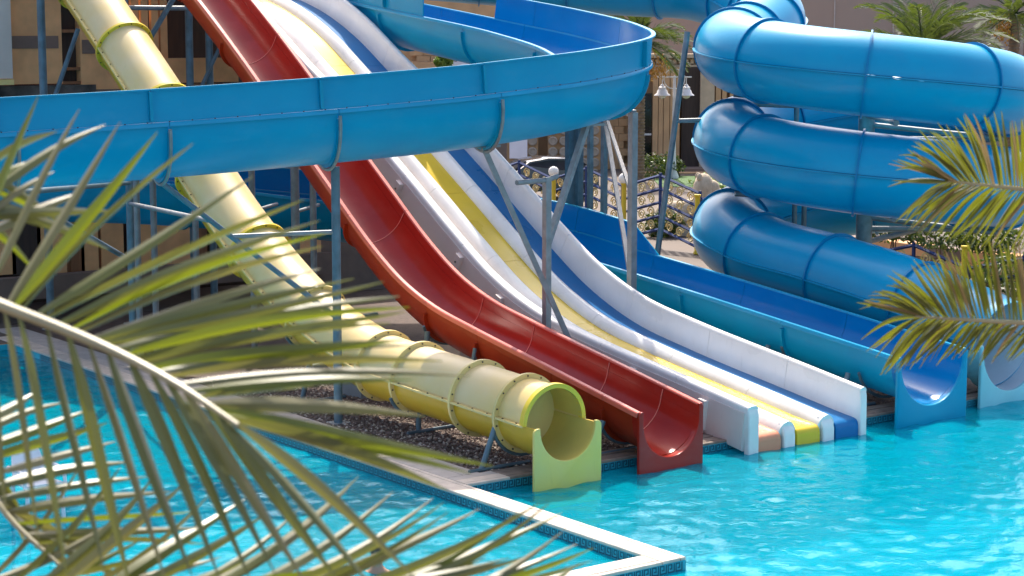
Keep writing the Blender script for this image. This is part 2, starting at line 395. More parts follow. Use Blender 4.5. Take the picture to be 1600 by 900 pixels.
while x < 20:
    mk = M_COPING if x < 0.8 else M_KERB
    slab(x, x+0.78, -0.012, 0.07, -0.035, 0.003, 'coping_edge', mk, bedo); slab(x, x+0.78, 0.078, 0.29, -0.035, 0.006+random.uniform(-.003, .003), 'coping_slab', mk, bedo)
    slab(x, x+0.78, 0.30, 0.49, -0.035, 0.02 if x > 0.8 else 0.0, 'kerb_slab', M_KERB if x > 0.6 else M_PAVE, bedo); x += 0.78
pv = MB(); pv.box((0.31, 9.3, -0.035), (0.6, 17.5, 0.02)); pvo = struct(pv.build('paving', M_INLAY))
yy = 0.5
while yy < 17.5:
    slab(0.012, 0.31, yy, yy+0.6, -0.03, 0.0+random.uniform(-.002, .002), 'paving_tile', M_PAVE, pvo); slab(0.312, 0.61, yy-.0, yy+0.6, -0.03, -0.001+random.uniform(-.002, .002), 'paving_tile', M_PAVE, pvo); yy += 0.6

# water
def waves(X, Y, seed=1):
    r = np.random.default_rng(seed); Z = np.zeros_like(X)
    for i in range(46):
        lam = 0.15*1.040**i*(1+0.1*r.standard_normal()); th = r.normal(0.9, 0.95); k = 2*math.pi/lam
        Z += 0.0052*lam**0.8/1.6*np.sin(k*(X*math.cos(th)+Y*math.sin(th)) + r.uniform(0, 6.28) + 1.3*np.sin(0.9*X+1.7*Y*r.uniform(.5, 1)))
    return Z
Wm = bpy.data.materials.new('pool_water'); Wm.use_nodes = True
n = Wm.node_tree.nodes; L = Wm.node_tree.links
n.remove(n['Principled BSDF'])
tr = n.new('ShaderNodeBsdfTransparent'); tr.inputs[0].default_value = (0.22, 0.86, 0.93, 1)
df = n.new('ShaderNodeBsdfDiffuse')
gl = n.new('ShaderNodeBsdfGlossy'); gl.inputs['Roughness'].default_value = 0.04; gl.inputs[0].default_value = (0.62, 0.86, 0.93, 1)
fr = n.new('ShaderNodeFresnel'); fr.inputs[0].default_value = 1.33
mx1 = n.new('ShaderNodeMixShader'); mx1.inputs[0].default_value = 0.55
mx2 = n.new('ShaderNodeMixShader')
tc = n.new('ShaderNodeTexCoord')
nz = n.new('ShaderNodeTexNoise'); nz.inputs['Scale'].default_value = 9; nz.inputs['Detail'].default_value = 5; nz.inputs['Distortion'].default_value = 0.7
L.new(tc.outputs['Object'], nz.inputs['Vector'])
bp_ = n.new('ShaderNodeBump'); bp_.inputs['Strength'].default_value = 0.35; bp_.inputs['Distance'].default_value = 0.03
L.new(nz.outputs['Fac'], bp_.inputs['Height'])
for q in (df, gl, fr): L.new(bp_.outputs[0], q.inputs['Normal'])
df.inputs[0].default_value = (0.0, 0.34, 0.44, 1)
L.new(tr.outputs[0], mx1.inputs[1]); L.new(df.outputs[0], mx1.inputs[2])
L.new(fr.outputs[0], mx2.inputs[0]); L.new(mx1.outputs[0], mx2.inputs[1]); L.new(gl.outputs[0], mx2.inputs[2])
L.new(mx2.outputs[0], n['Material Output'].inputs[0])
def water(name, x0, x1, y0, y1, seed, res=0.07):
    nx, ny = int((x1-x0)/res)+1, int((y1-y0)/res)+1
    X, Y = np.meshgrid(np.linspace(x0, x1, nx), np.linspace(y0, y1, ny))
    Z = -0.16 + waves(X, Y, seed)
    V = np.stack([X, Y, Z], -1).reshape(-1, 3)
    I = np.arange(nx*ny).reshape(ny, nx)
    F = np.stack([I[:-1, :-1], I[:-1, 1:], I[1:, 1:], I[1:, :-1]], -1).reshape(-1, 4)
    me = bpy.data.meshes.new(name); me.from_pydata(V.tolist(), [], F.tolist()); me.materials.append(Wm)
    me.polygons.foreach_set('use_smooth', [True]*len(me.polygons))
    o = bpy.data.objects.new(name, me); col.objects.link(o); return struct(o)
water('water', -0.004, 18, -9.5, 0.0, 3); water('water', -8.99, -0.364, -4.39, 16, 5)
water('water', 18, PX1, -9.5, 0.0, 8, 0.3); water('water', PX0-.5, PX1, PY0, -9.5, 9, 0.3); water('water', PX0-.5, -0.004, -9.5, -4.746, 11, 0.15)

# pebbles (uncountable): one object
def pebbles(name, mt, N, xr, yr, zb, smin, smax, seed, avoid=None):
    r = np.random.default_rng(seed); mb = MB()
    base = np.array([(1, 0, 0), (-1, 0, 0), (0, 1, 0), (0, -1, 0), (0, 0, 1), (0, 0, -1)], float)
    fs = [(0, 2, 4), (2, 1, 4), (1, 3, 4), (3, 0, 4), (2, 0, 5), (1, 2, 5), (3, 1, 5), (0, 3, 5)]
    for i in range(N):
        x, yv = r.uniform(*xr), r.uniform(*yr)
        if avoid and avoid(x, yv): continue
        s_ = r.uniform(smin, smax); a = r.uniform(0, 6.28); c, sn = math.cos(a), math.sin(a)
        q = base*np.array([s_*r.uniform(.7, 1.4), s_*r.uniform(.6, 1), s_*r.uniform(.45, .8)]) + r.normal(0, s_*.12, (6, 3))
        q = q @ np.array([[c, sn, 0], [-sn, c, 0], [0, 0, 1]]) + np.array([x, yv, zb+s_*.3])
        b = len(mb.v); mb.v.extend(map(tuple, q)); mb.f.extend([tuple(b+k for k in f) for f in fs]); mb.mi.extend([0]*8)
    o = mb.build(name, mt); tag(o, 'loose dark brown pebbles covering the bed under the slides' if mt == M_PEB else 'scattered pale pebbles lying among the dark gravel', 'gravel'); o['kind'] = 'stuff'
pebbles('gravel', M_PEB, 15000, (0.63, 5.2), (0.52, 10), -0.03, 0.014, 0.04, 1)
pebbles('pale_gravel', M_PEBL, 3200, (0.63, 5.2), (0.52, 10), -0.02, 0.012, 0.036, 2)
pebbles('gravel', M_PEB, 3500, (7.6, 11.2), (0.52, 8), -0.03, 0.016, 0.04, 4)

# ================================================================ SLIDES
def exit_panel(mb, x0, x1, y0, y1, z_bot, ztop, uc, r, zc, corner=0.12, n=20):
    """upright end panel with a U cut-out and rounded top corners; uc = centre X, r = radius, zc = centre height of the round part"""
    c = min(corner, .7*(uc-r-x0))
    out = [(uc-r, ztop)] + [(x0+c-c*math.sin(R(a)), ztop-c+c*math.cos(R(a))) for a in range(0, 91, 15)] + [(x0, z_bot), (x1, z_bot)]
    out += [(x1-c+c*math.sin(R(a)), ztop-c+c*math.cos(R(a))) for a in range(90, -1, -15)] + [(uc+r, ztop)]
    inner = [(uc+r*math.cos(R(a)), zc+r*math.sin(R(a))) for a in np.linspace(360, 180, n)]
    mb.prism([(a, y0, b) for a, b in out+inner], (0, y1-y0, 0))
def lip(mb, X, prof, z, y0, y1):   # upright shell that closes the flume on its end panel
    mb.quadstrip([[(X-a, yv, z+b) for a, b in prof] for yv in (y0, y1)], True, cap=True)

# ---------- yellow tube slide
yt = thing('yellow_tube_slide', (1.53, 0, 0), 'faded yellow enclosed tube slide with bolted flanges ending in a green-yellow chute', 'water slide')
ypath = Path([(1.53, -0.12, 0.74), (1.53, 1.6, 0.81), (1.53, 3.5, 0.885), (1.53, 4.7, 0.97), (1.53, 6.9, 1.56), (1.53, 9.4, 2.84), (1.53, 12.7, 5.14), (1.53, 15.6, 7.08), (1.53, 18.5, 8.9), (1.53, 20.5, 10.1)])
YJ = [-0.1, 0.62, 1.75, 3.45, 4.5, 6.75, 8.75, 10.75, 12.45, 14.2, 16.1, 18.2, 20.2]
ys = [0.0]+[ypath.at_Y(v) for v in YJ[1:]]
ro, ri = 0.535, 0.516
bl = MB()
for i in range(len(ys)-1):
    a, b = ys[i]+0.012, ys[i+1]-0.012
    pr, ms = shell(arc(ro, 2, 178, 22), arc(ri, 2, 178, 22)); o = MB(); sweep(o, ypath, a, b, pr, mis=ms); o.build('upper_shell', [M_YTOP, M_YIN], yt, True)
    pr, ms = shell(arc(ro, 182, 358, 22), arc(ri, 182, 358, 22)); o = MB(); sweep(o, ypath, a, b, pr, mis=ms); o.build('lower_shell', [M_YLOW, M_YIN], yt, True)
    for sg in (-1, 1):
        o = MB(); sweep(o, ypath, a, b, [(sg*(ri+.01), -0.016), (sg*(ro+.065), -0.016), (sg*(ro+.065), 0.016), (sg*(ri+.01), 0.016)]); o.build('seam_flange', M_YRINGP, yt)
        nb = max(2, int((b-a)/0.36))
        for k in range(nb):
            p, t, s_, u = ypath.frame(a+(b-a)*(k+.5)/nb); bolt(bl, p+s_*sg*(ro+.035)+u*.016, u); bolt(bl, p+s_*sg*(ro+.035)-u*.016, -u)
for i, s_ in enumerate(ys):
    if i == 0: continue
    o = MB(); p, t, sd_, u = ypath.frame(s_)
    o.lathe(p, [(ri, -0.028), (ro+.075, -0.028), (ro+.075, 0.028), (ri, 0.028)], 44, t); o.build('flange_ring', M_YRING if i > 5 else M_YRINGP, yt, True)
    for k in range(14):
        a = 2*math.pi*(k+.5)/14; d = sd_*math.cos(a)+u*math.sin(a); bolt(bl, p+d*(ro+.04)-t*.028, -t)
bl.build('flange_bolts', M_BOLT, yt, kind='stuff')
# mouth ring (upper half) and exit chute
o = MB(); pr = arc(ro+.05, 0, 180, 30); pi_ = arc(ri, 0, 180, 30); sweep(o, ypath, 0.0, 0.09, pr+pi_[::-1]); o.build('mouth_ring', M_YRING, yt, True)
o = MB()
for k in range(2): pass
outr = arc(ro+.012, 180, 360, 22); inr = arc(ri, 180, 360, 22); pr, ms = shell(outr, inr)
rings = []
for yv in (0.25, -0.1, -0.43): rings.append([(1.53+a, yv, 0.74+b) for a, b in pr])
o.quadstrip(rings, True, mis=ms, cap=True); o.build('exit_chute', [M_YLOW, M_YIN], yt, True)
o = MB(); exit_panel(o, 0.905, 2.155, -0.45, -0.40, -0.45, 0.765, 1.53, ri-.004, 0.74, corner=0.10); soften(o.build('exit_panel', M_YLIP, yt), .010)
# ---------- red open slide
rd = thing('red_open_slide', (3.49, 0, 0), 'glossy red open body slide between the yellow tube and the white lanes', 'water slide')
RC = 3.49
rpath = Path([(RC, 19.5, 10.3), (RC, 16, 8.5), (RC, 13.5, 7.06), (RC, 11.2, 5.56), (RC, 9.6, 4.4), (RC, 8.2, 3.43), (RC, 7.0, 2.62), (RC, 6, 2.08), (RC, 5.0, 1.74), (RC, 3.9, 1.52), (RC, 1.4, 1.08), (RC, -0.46, 0.75)])
# travelling -Y the right-hand side is -X
D = 0.72; rr = 0.56
rin = [(-0.585, 0.0), (-0.575, -D+rr)] + arc(rr+.01, 180, 360, 18, 0, -D+rr) + [(0.575, -D+rr), (0.585, 0.0)]
rout = [(-0.605, 0.0), (-0.60, -D+rr)] + arc(rr+.035, 180, 360, 18, 0, -D+rr) + [(0.60, -D+rr), (0.605, 0.0)]
pr_r, ms_r = shell(rout, rin)
rimp = lambda sg: [(sg*.575, 0.0), (sg*.572, 0.02), (sg*.585, 0.035), (sg*.655, 0.035), (sg*.668, 0.02), (sg*.668, -.045), (sg*.65, -.045), (sg*.648, 0.0)]
RJ = [19.4, 17.0, 14.6, 12.4, 10.05, 7.75, 5.2, 3.75, 1.75, 0.35, -0.46]
rs = [rpath.at_Y(v) for v in RJ]
for i in range(len(rs)-1):
    a, b = rs[i]+.004, rs[i+1]-.004
    o = MB(); sweep(o, rpath, a, b, pr_r, mis=ms_r); sec = o.build('flume_section', [M_REDOUT, M_RED], rd, True)
    for sg in (-1, 1): o = MB(); sweep(o, rpath, a, b, rimp(sg)); o.build('rim', M_REDRIM, rd, True)
    if i:
        o = MB(); pr = arc(rr+.034, 185, 355, 18, 0, -D+rr)+arc(rr+.10, 185, 355, 18, 0, -D+rr)[::-1]; sweep(o, rpath, rs[i]-.02, rs[i]+.02, pr); o.build('joint_flange', M_REDOUT, rd)
        o = MB(); q = [(-.581, -.02)]+arc(rr+.006, 180, 360, 18, 0, -D+rr)+[(.581, -.02)]; qi = [(-.572, -.02)]+arc(rr+.002, 180, 360, 18, 0, -D+rr)+[(.572, -.02)]
        sweep(o, rpath, rs[i]-.007, rs[i]+.007, q+qi[::-1]); o.build('joint_line', M_JOINTR, rd)
o = MB(); lip(o, RC, pr_r, .752, -0.28, -0.46); o.build('exit_lip', M_RED, rd, True)
o = MB(); exit_panel(o, RC-.645, RC+.645, -0.50, -0.445, -0.40, 0.787, RC, .562, 0.594, corner=0.07); soften(o.build('exit_panel', M_RED, rd), .010)

# ---------- white lanes (three lanes, four walls)
ml = thing('white_multi_lane_slide', (6.44, 0, 0), 'white racing slide with pink-cream, yellow and blue lanes side by side', 'water slide')
MC = 6.44
mpath = Path([(MC, 21, 7.7), (MC, 18.5, 7.35), (MC, 16.6, 6.9), (MC, 15.1, 6.3), (MC, 13.6, 5.47), (MC, 11.5, 4.36), (MC, 9.4, 3.12), (MC, 8.0, 2.26), (MC, 6.7, 1.53), (MC, 5.3, 1.01), (MC, 3.7, 0.70), (MC, 1.0, 0.30), (MC, -0.40, 0.09)])
MJ = [20.9, 18.6, 16.3, 14.0, 11.7, 9.6, 7.6, 5.5, 3.3, 1.35, -0.40]
mss = [mpath.at_Y(v) for v in MJ]
U = lambda X: MC - X          # world X to lateral offset (right-hand side of travel is -X)
def rounded_wall(xa, xb, h, zb, flare=0.0):   # profile of an upright wall, rounded on top
    w_ = (xb-xa); r = min(w_/2, 0.07)
    p = [(xa, zb), (xb, zb)] + arc(r, 0, 90, 5, xb-r, h-r) + arc(r, 90, 180, 5, xa+r, h-r)
    return [(U(a), b) for a, b in p]
def hump(a, b, h=0.155):
    return [(a, -.06), (b, -.06)] + [(b-(b-a)*t_, .012+h*math.sin(math.pi*t_)**.75) for t_ in np.linspace(0.0, 1.0, 13)]
comps = [('side_wall', rounded_wall(5.10, 5.33, 0.52, -0.22), M_WHITE), ('divider', [(U(a), b) for a, b in hump(5.85, 6.22)], M_WHITE),
         ('divider', [(U(a), b) for a, b in hump(6.73, 7.11)], M_WHITE),
         ('side_wall', rounded_wall(7.63, 7.78, 0.55, -0.22), M_WHITE)]
lanes = [(5.325, 5.86, M_PINK, M_TERRA), (6.21, 6.74, M_LYEL, M_LYEL), (7.10, 7.635, M_LBLUE, M_LBLUE)]
send = mpath.at_Y(0.12)
for i in range(len(mss)-1):
    a, b = mss[i]+.004, mss[i+1]-.004
    for nm, pf, mm in comps:
        o = MB(); sweep(o, mpath, a, b, pf); o.build(nm, mm, ml, True)
    for x0, x1, mm, me_ in lanes:
        last = i == len(mss)-2
        o = MB(); sweep(o, mpath, a, send if last else b, [(U(x0), -.03), (U(x1), -.03), (U(x1), 0.0), (U(x0), 0.0)]); o.build('lane', mm, ml, True)
for x0, x1, mm, me_ in lanes:     # lane ends: rounded drop into the water
    o = MB(); p0 = mpath.pt(send)
    prof = [(p0[1], p0[2]+.004), (-0.34, 0.115), (-0.40, 0.095), (-0.435, 0.06), (-0.45, 0.0), (-0.455, -0.4), (-0.30, -0.4), (-0.28, 0.06), (p0[1], p0[2]-.04)]
    o.prism([(x0+.004, a, b) for a, b in prof], (x1-x0-.008, 0, 0)); soften(o.build('lane_end', me_, ml, True), .012)
for (xa, xb, h) in ((5.10, 5.33, .52), (7.63, 7.78, .55), (5.85, 6.22, .155), (6.73, 7.11, .155)):
    hh = h+.09; o = MB()
    prof = [(-0.38, hh), (-0.42, hh-.012), (-0.455, hh-.04), (-0.48, hh-.09), (-0.495, hh-.16), (-0.50, 0.15), (-0.50, -0.4), (-0.38, -0.4)] if h > .4 else [(-0.30, hh), (-0.36, hh-.02), (-0.40, hh-.06), (-0.43, .15), (-0.455, .10), (-0.475, .03), (-0.48, -.4), (-0.2, -.4)]
    ins = .06 if h < .4 else 0.0
    o.prism([(xa+ins+.002, a, b) for a, b in prof], (xb-xa-2*ins-.004, 0, 0)); soften(o.build('wall_end', M_WHITE, ml, True), .03, 4)
o = MB(); sweep(o, mpath, mss[0], mss[-1]-.05, [(U(5.085), -.2), (U(5.098), -.2), (U(5.098), .40), (U(5.085), .40)], step=.3); o.build('outer_skirt', M_WHITEOUT, ml)
for Y in (0.55, 2.3, 4.4, 6.2, 7.5, 9.6, 11.7):
    s_ = mpath.at_Y(Y); p, t, sd_, u = mpath.frame(s_); o = MB()
    o.box(p+sd_*(U(5.085)+.045)+u*.10, (0.09, 0.16, 0.5), ax=np.array([sd_, t, u])); bk = o.build('side_bracket', M_WHITEOUT, ml)
    o = MB()
    for h in (-.02, .2): bolt(o, p+sd_*(U(5.085)+.092)+u*h, sd_, .02)
    o.build('bracket_bolts', M_BOLT, bk)

# ---------- blue open flume, one long run with two turns
bf = thing('blue_open_flume', (9.43, 0, 0), 'long blue open flume curving over the coloured slides and ending straight beside the white lanes', 'water slide')
# path of the half-pipe RIM height
bpath = Path([(9.6, 22, 7.75), (9.0, 18.5, 7.36), (8.75, 15.5, 7.06), (8.6, 12.5, 6.72), (8.52, 9.6, 6.36), (7.85, 6.98, 6.05), (6.54, 4.99, 5.8), (4.65, 4.25, 5.57), (2.9, 4.42, 5.38), (0.9, 4.93, 5.22), (-2.0, 5.6, 5.05), (-5.0, 6.25, 4.92),
              (-8.3, 7.6, 4.75), (-10.6, 10.2, 4.5), (-9.8, 13.4, 4.2), (-6.8, 14.9, 3.95), (-2, 15.1, 3.62), (2.5, 14.9, 3.28), (5.6, 14.4, 2.86), (8.1, 13.0, 2.5), (9.25, 10.9, 2.22), (9.43, 8.6, 1.93), (9.43, 5, 1.58), (9.43, 2, 1.26), (9.43, -0.40, 1.0)])
fr_, DB = 0.80, 0.88
fin = [(-fr_-.01, 0.0), (-fr_, -DB+fr_)] + arc(fr_, 180, 360, 24, 0, -DB+fr_)[1:-1] + [(fr_, -DB+fr_), (fr_+.01, 0.0)]
fout = [(-fr_-.03, 0.0), (-fr_-.02, -DB+fr_)] + arc(fr_+.02, 180, 360, 24, 0, -DB+fr_)[1:-1] + [(fr_+.02, -DB+fr_), (fr_+.03, 0.0)]
pr_b, ms_b = shell(fout, fin)
# rim_profile, side sg: right-hand = +1
brim = lambda sg: [(sg*(fr_+.0), 0.0), (sg*(fr_+.005), .028), (sg*(fr_+.075), .028), (sg*(fr_+.085), .012), (sg*(fr_+.085), -.04), (sg*(fr_+.07), -.04), (sg*(fr_+.068), 0.0)]
def wallp(sg, h):
    o_ = [(sg*(fr_+.06), .032), (sg*(fr_+.045), .10), (sg*(fr_+.075), h-.03), (sg*(fr_+.13), h-.03), (sg*(fr_+.13), h), (sg*(fr_+.05), h)]
    i_ = [(sg*(fr_+.012), .032), (sg*(fr_+.018), .10), (sg*(fr_+.045), h-.02)]
    return o_ + i_[::-1], [0]*6+[1]*2+[0]
anch = [bpath.nearest((8.75, 15.5, 7.06)), bpath.nearest((8.6, 12.4, 6.7)), bpath.nearest((6.75, 5.6, 5.87))]
# joints: keyed to the ones that show in the photograph on the near limb
jn = [bpath.nearest(at_y(px, 150, Y)) for px, Y in ((945, 5.0), (783, 3.5), (530, 4.2), (262, 4.9), (22, 5.4))]
bs = [1.0]
a = bpath.nearest((8.6, 12.2, 6.7)); k = 5
bs += list(np.linspace(1.0, jn[0], 6))[1:] + jn[1:]
rest = bpath.len - bs[-1]; nn = int(round(rest/2.75)); bs += [bs[-1]+rest*(i+1)/nn for i in range(nn)]
s_ext0 = bpath.nearest((8.6, 12.2, 6.7)); s_ext1 = bpath.nearest((9.43, 8.6, 1.93)); s_in1 = s_ext0
for i in range(len(bs)-1):
    a, b = bs[i]+.006, bs[i+1]-.006
    o = MB(); sweep(o, bpath, a, b, pr_b, mis=ms_b, step=.18); o.build('flume_section', [M_BOUT, M_BIN], bf, True)
    for sg in (-1, 1): o = MB(); sweep(o, bpath, a, b, brim(sg), step=.18); o.build('rim', M_BRIM, bf, True)
    if i:
        o = MB(); sweep(o, bpath, bs[i]-.03, bs[i]+.03, arc(fr_+.018, 183, 357, 24, 0, -DB+fr_)+arc(fr_+.085, 183, 357, 24, 0, -DB+fr_)[::-1], step=.1); o.build('joint_flange', M_BOUT, bf)
def wall_run(sg, s0, s1, h=0.55, off=0.28):
    js = [s0]+[q+off for q in bs if s0 < q+off < s1]+[s1]
    for i in range(len(js)-1):
        pf, ms = wallp(sg, h); o = MB(); sweep(o, bpath, js[i]+.005, js[i+1]-.005, pf, mis=ms, step=.18); o.build('wall_panel', [M_BOUT, M_BIN], bf, True)
        if i: o = MB(); sweep(o, bpath, js[i]-.028, js[i]+.028, [(sg*(fr_+.045), .06), (sg*(fr_+.125), .06), (sg*(fr_+.15), h-.04), (sg*(fr_+.075), h-.04)], step=.1); o.build('panel_flange', M_BOUT, bf)
wall_run(1, 1.0, s_ext0-.3)
wall_run(-1, s_ext0, s_ext1)
# tapered end of the high wall on the last straight
o = MB(); rings = []
for k in range(9):
    q = k/8; s_ = s_ext1+0.9*q; p, t, sd_, u = bpath.frame(s_); h = 0.55*(1-q)+.035; pf, ms = wallp(-1, max(h, .12)) if False else ([(-(fr_+.06), .03), (-(fr_+.075), h), (-(fr_+.05), h), (-(fr_+.015), .03)], [0, 0, 1, 0])
    rings.append([p+sd_*a_+u*b_ for a_, b_ in pf])
o.quadstrip(rings, True, mis=[0, 0, 1, 0], cap=True); o.build('wall_panel', [M_BOUT, M_BIN], bf)
bb = MB()
for s_ in np.arange(jn[0]-3, jn[-1]+2, 0.36):
    p, t, sd_, u = bpath.frame(s_); bolt(bb, p-sd_*(fr_+.062)+u*.03, u, .012)
bb.build('rim_bolts', M_BOLT, bf, kind='stuff')
o = MB(); lip(o, 9.43, pr_b, 1.0, -0.24, -0.42); o.build('exit_lip', M_BIN, bf, True)
o = MB(); exit_panel(o, 8.55, 10.31, -0.46, -0.39, -0.45, 1.035, 9.43, fr_-.006, 0.922, corner=0.2); soften(o.build('exit_panel', M_BOUT, bf), .024)

# ---------- blue enclosed helix tube
ht = thing('blue_helix_tube', (14.7, 6.12, 0), 'big blue enclosed tube slide coiled three times at the right', 'water slide')
HC = np.array([14.7, 6.12]); HR = 2.83
pts = []
# entry from the left, behind, then an S into the coil
for px, py, d in ((560, -62, 47), (700, -50, 47), (850, -38, 47), (985, -28, 46.6), (1085, -22, 46)): pts.append(at_d(px, py, d))
pts += [np.array([15.75, 10.9, 7.05]), np.array([15.2, 9.65, 6.68])]
zf = lambda th: 5.54+1.94*(234.5-th)/360
for th in np.arange(112, 886, 18):          # two turns and a bit, falling 1.94 m per turn
    pts.append(np.array([HC[0]+HR*math.cos(R(th)), HC[1]+HR*math.sin(R(th)), zf(th)]))
pts += [np.array([11.87, 6.1, 1.86]), np.array([11.87, 4.4, 1.68]), np.array([11.87, 2.6, 1.44]), np.array([11.87, 1.0, 1.10]), np.array([11.87, 0.05, 0.86])]
hpath = Path(pts)
hr = 0.82
j0 = hpath.nearest((*(HC+HR*np.array([math.cos(R(222)), math.sin(R(222))])), 5.6))
seg = 2*math.pi*HR/8.0*1.0
js = []
s_ = j0
while s_ > 0.4: js.append(s_); s_ -= seg*(0.55 if js and hpath.pt(s_)[2] > 5.95 and hpath.pt(s_)[2] < 7.0 else 1.0)
js = js[::-1]; js = [0.0]+js
s_ = j0+seg
while s_ < hpath.len-0.6: js.append(s_); s_ += seg
js.append(hpath.len)
for i in range(len(js)-1):
    a, b = js[i]+.01, js[i+1]-.01
    for nm, a0, a1 in (('upper_shell', 1.5, 178.5), ('lower_shell', 181.5, 358.5)):
        pr, ms = shell(arc(hr, a0, a1, 24), arc(hr-.02, a0, a1, 24)); o = MB(); sweep(o, hpath, a, b, pr, mis=ms, step=.16); o.build(nm, [M_TUBE, M_TURQIN if i == len(js)-2 else M_BIN], ht, True)  # last section pale inside: light reaching into the exit, put into its colour
    for sg in (-1, 1):
        o = MB(); sweep(o, hpath, a, b, [(sg*(hr-.015), -.014), (sg*(hr+.05), -.014), (sg*(hr+.05), .014), (sg*(hr-.015), .014)], step=.16); o.build('seam_flange', M_BRIM, ht)
for s_ in js[1:-1]:
    p, t, sd_, u = hpath.frame(s_); o = MB(); o.lathe(p, [(hr-.02, -.018), (hr+.055, -.018), (hr+.055, .018), (hr-.02, .018)], 48, t); o.build('flange_ring', M_TRING, ht, True)
o = MB(); pe = hpath.pt(hpath.len)
pr, ms = shell(arc(hr+.01, 180, 360, 24), arc(hr-.03, 180, 360, 24)); o.quadstrip([[(11.87+a, yv, 0.84+b) for a, b in pr] for yv in (0.3, -0.1)], True, mis=ms, cap=True); o.build('exit_chute', [M_TURQ, M_TURQIN], ht, True)
o = MB(); exit_panel(o, 11.03, 12.71, -0.16, -0.09, -0.5, 0.95, 11.87, hr-.04, 0.84, corner=0.12); soften(o.build('exit_panel', M_TURQ, ht), .024)

# ================================================================ STEEL SUPPORTS
def V3(*a): return np.array(a, float)
def flume_bottom(q): p, t, sd_, u = bpath.frame(q); return p-u*(DB+.02)
def cradle(name, path, s_, r, vc, parent, m=M_STEEL, a0=205, a1=335):
    o = MB(); p, t, sd_, u = path.frame(s_)
    pp = [p+sd_*(r*math.cos(R(a)))+u*(vc+r*math.sin(R(a))) for a in np.linspace(a0, a1, 14)]
    o.tube(pp, 0.028, 6); return o.build(name, m, parent)
def strut(parent, name, pts, r, m=M_STEEL, n=10): o = MB(); o.tube(pts, r, n); return o.build(name, m, parent, True)
def square(parent, name, a, b, w_, m=M_STEEL):
    o = MB(); a = np.array(a, float); b = np.array(b, float); t = (b-a)/np.linalg.norm(b-a)
    s_ = np.cross(t, [0, 0, 1.0]) if abs(t[2]) < .95 else np.array([1.0, 0, 0]); s_ /= np.linalg.norm(s_)
    o.box((a+b)/2, (w_, w_, np.linalg.norm(b-a)), ax=np.array([s_, np.cross(t, s_), t])); return o.build(name, m, parent)
def plate(parent, p, w_=0.3): o = MB(); o.box((p[0], p[1], p[2]+.01), (w_, w_, .03)); o.build('base_plate', M_STEEL, parent)

# post through the gravel in front of the yellow tube, with a raking brace to the next joint
P1 = V3(0.86, 4.90, -0.03)
S = thing('steel_support', P1, 'tall blue-grey post in front of the yellow tube with raking brace under the blue flume', 'support')
b1 = flume_bottom(jn[2]); strut(S, 'post', [P1, V3(P1[0], P1[1], b1[2]-.05)], 0.075, M_STEELB); plate(S, P1)
b0 = flume_bottom(jn[3])
strut(S, 'brace', [b0-V3(0, 0, .05), V3(P1[0], P1[1], 1.75)], 0.045, M_STEELB)
zb = 3.18; q = (b0[2]-.05-zb)/(b0[2]-.05-1.75); mid = (b0-V3(0, 0, .05))*(1-q)+V3(P1[0], P1[1], 1.75)*q
strut(S, 'beam', [mid, V3(P1[0], P1[1], zb)], 0.04)
cradle('cradle', bpath, jn[2], fr_+.12, -DB+fr_, S, a0=180, a1=300); cradle('cradle', bpath, jn[3], fr_+.12, -DB+fr_, S, a0=180, a1=300)
# left-hand braces of the flume (beyond the pool edge)
b2 = flume_bottom(jn[4]); P2 = V3(b2[0]+1.6, b2[1]+7.5, 0)
S = thing('steel_support', (0.25, 11.5, 0), 'steel frame at the far left holding the blue flume, half hidden by fronds', 'support')
pa = V3(0.3, 11.5, -.02); strut(S, 'post', [pa, V3(.3, 11.5, 3.9)], .07, M_STEELB); plate(S, pa)
strut(S, 'arm', [V3(.3, 11.5, 3.6), b2-V3(0, 0, .05)], .05, M_STEELB); strut(S, 'arm', [V3(.3, 11.5, 2.1), b2-V3(0, 0, .05)], .05, M_STEELB)
strut(S, 'beam', [V3(.3, 11.5, 3.2), (b0-V3(0, 0, .05))*.72+V3(P1[0], P1[1], 1.75)*.28], .04)
cradle('cradle', bpath, jn[4], fr_+.12, -DB+fr_, S, a0=180, a1=300)
# trussed post between the red and white slides
P3 = V3(4.68, 4.18, -.03); b3 = flume_bottom(jn[1]); bc = flume_bottom(bpath.nearest((5.7, 4.7, 5.7)))
S = thing('steel_support', P3, 'grey trussed post rising between the red slide and the white lanes', 'support')
square(S, 'post', P3, V3(P3[0], P3[1], 3.95), .115); plate(S, P3)
square(S, 'raking_strut', V3(P3[0], P3[1], 2.75), bc, .10); square(S, 'diagonal_brace', b3-V3(0, 0, .02), V3(4.92, 3.55, 0.75), .09)
q = b3*.66+V3(4.92, 3.55, .75)*.34; strut(S, 'tie', [V3(q[0], q[1], 3.9), V3(P3[0], P3[1], 3.9), V3(P3[0]+.3, P3[1]+.1, 3.95)], .045)
cradle('cradle', bpath, jn[1], fr_+.12, -DB+fr_, S, a0=180, a1=320)
o = MB(); o.box(b3, (.5, .3, .04)); o.build('saddle_plate', M_STEEL, S); o = MB(); o.box(bc, (.6, .3, .04)); o.build('saddle_plate', M_STEEL, S)
# heavy column behind the flume, carrying an arm
P4 = np.append(at_x(897, 300, 10.75)[:2], -.02); c4 = flume_bottom(bpath.nearest((8.3, 9.6, 6.3)))
S = thing('steel_support', P4, 'thick blue-grey column standing behind the straight blue flume', 'support')
for dx in (-.1, .1): square(S, 'column', P4+V3(dx*.8, -dx*.6, 0), V3(P4[0]+dx*.8, P4[1]-dx*.6, c4[2]-.12), .15, M_STEELB)
square(S, 'arm', V3(P4[0]+.3, P4[1]+.1, c4[2]-.1), c4-V3(.1, 0, .06), .14, M_STEEL)
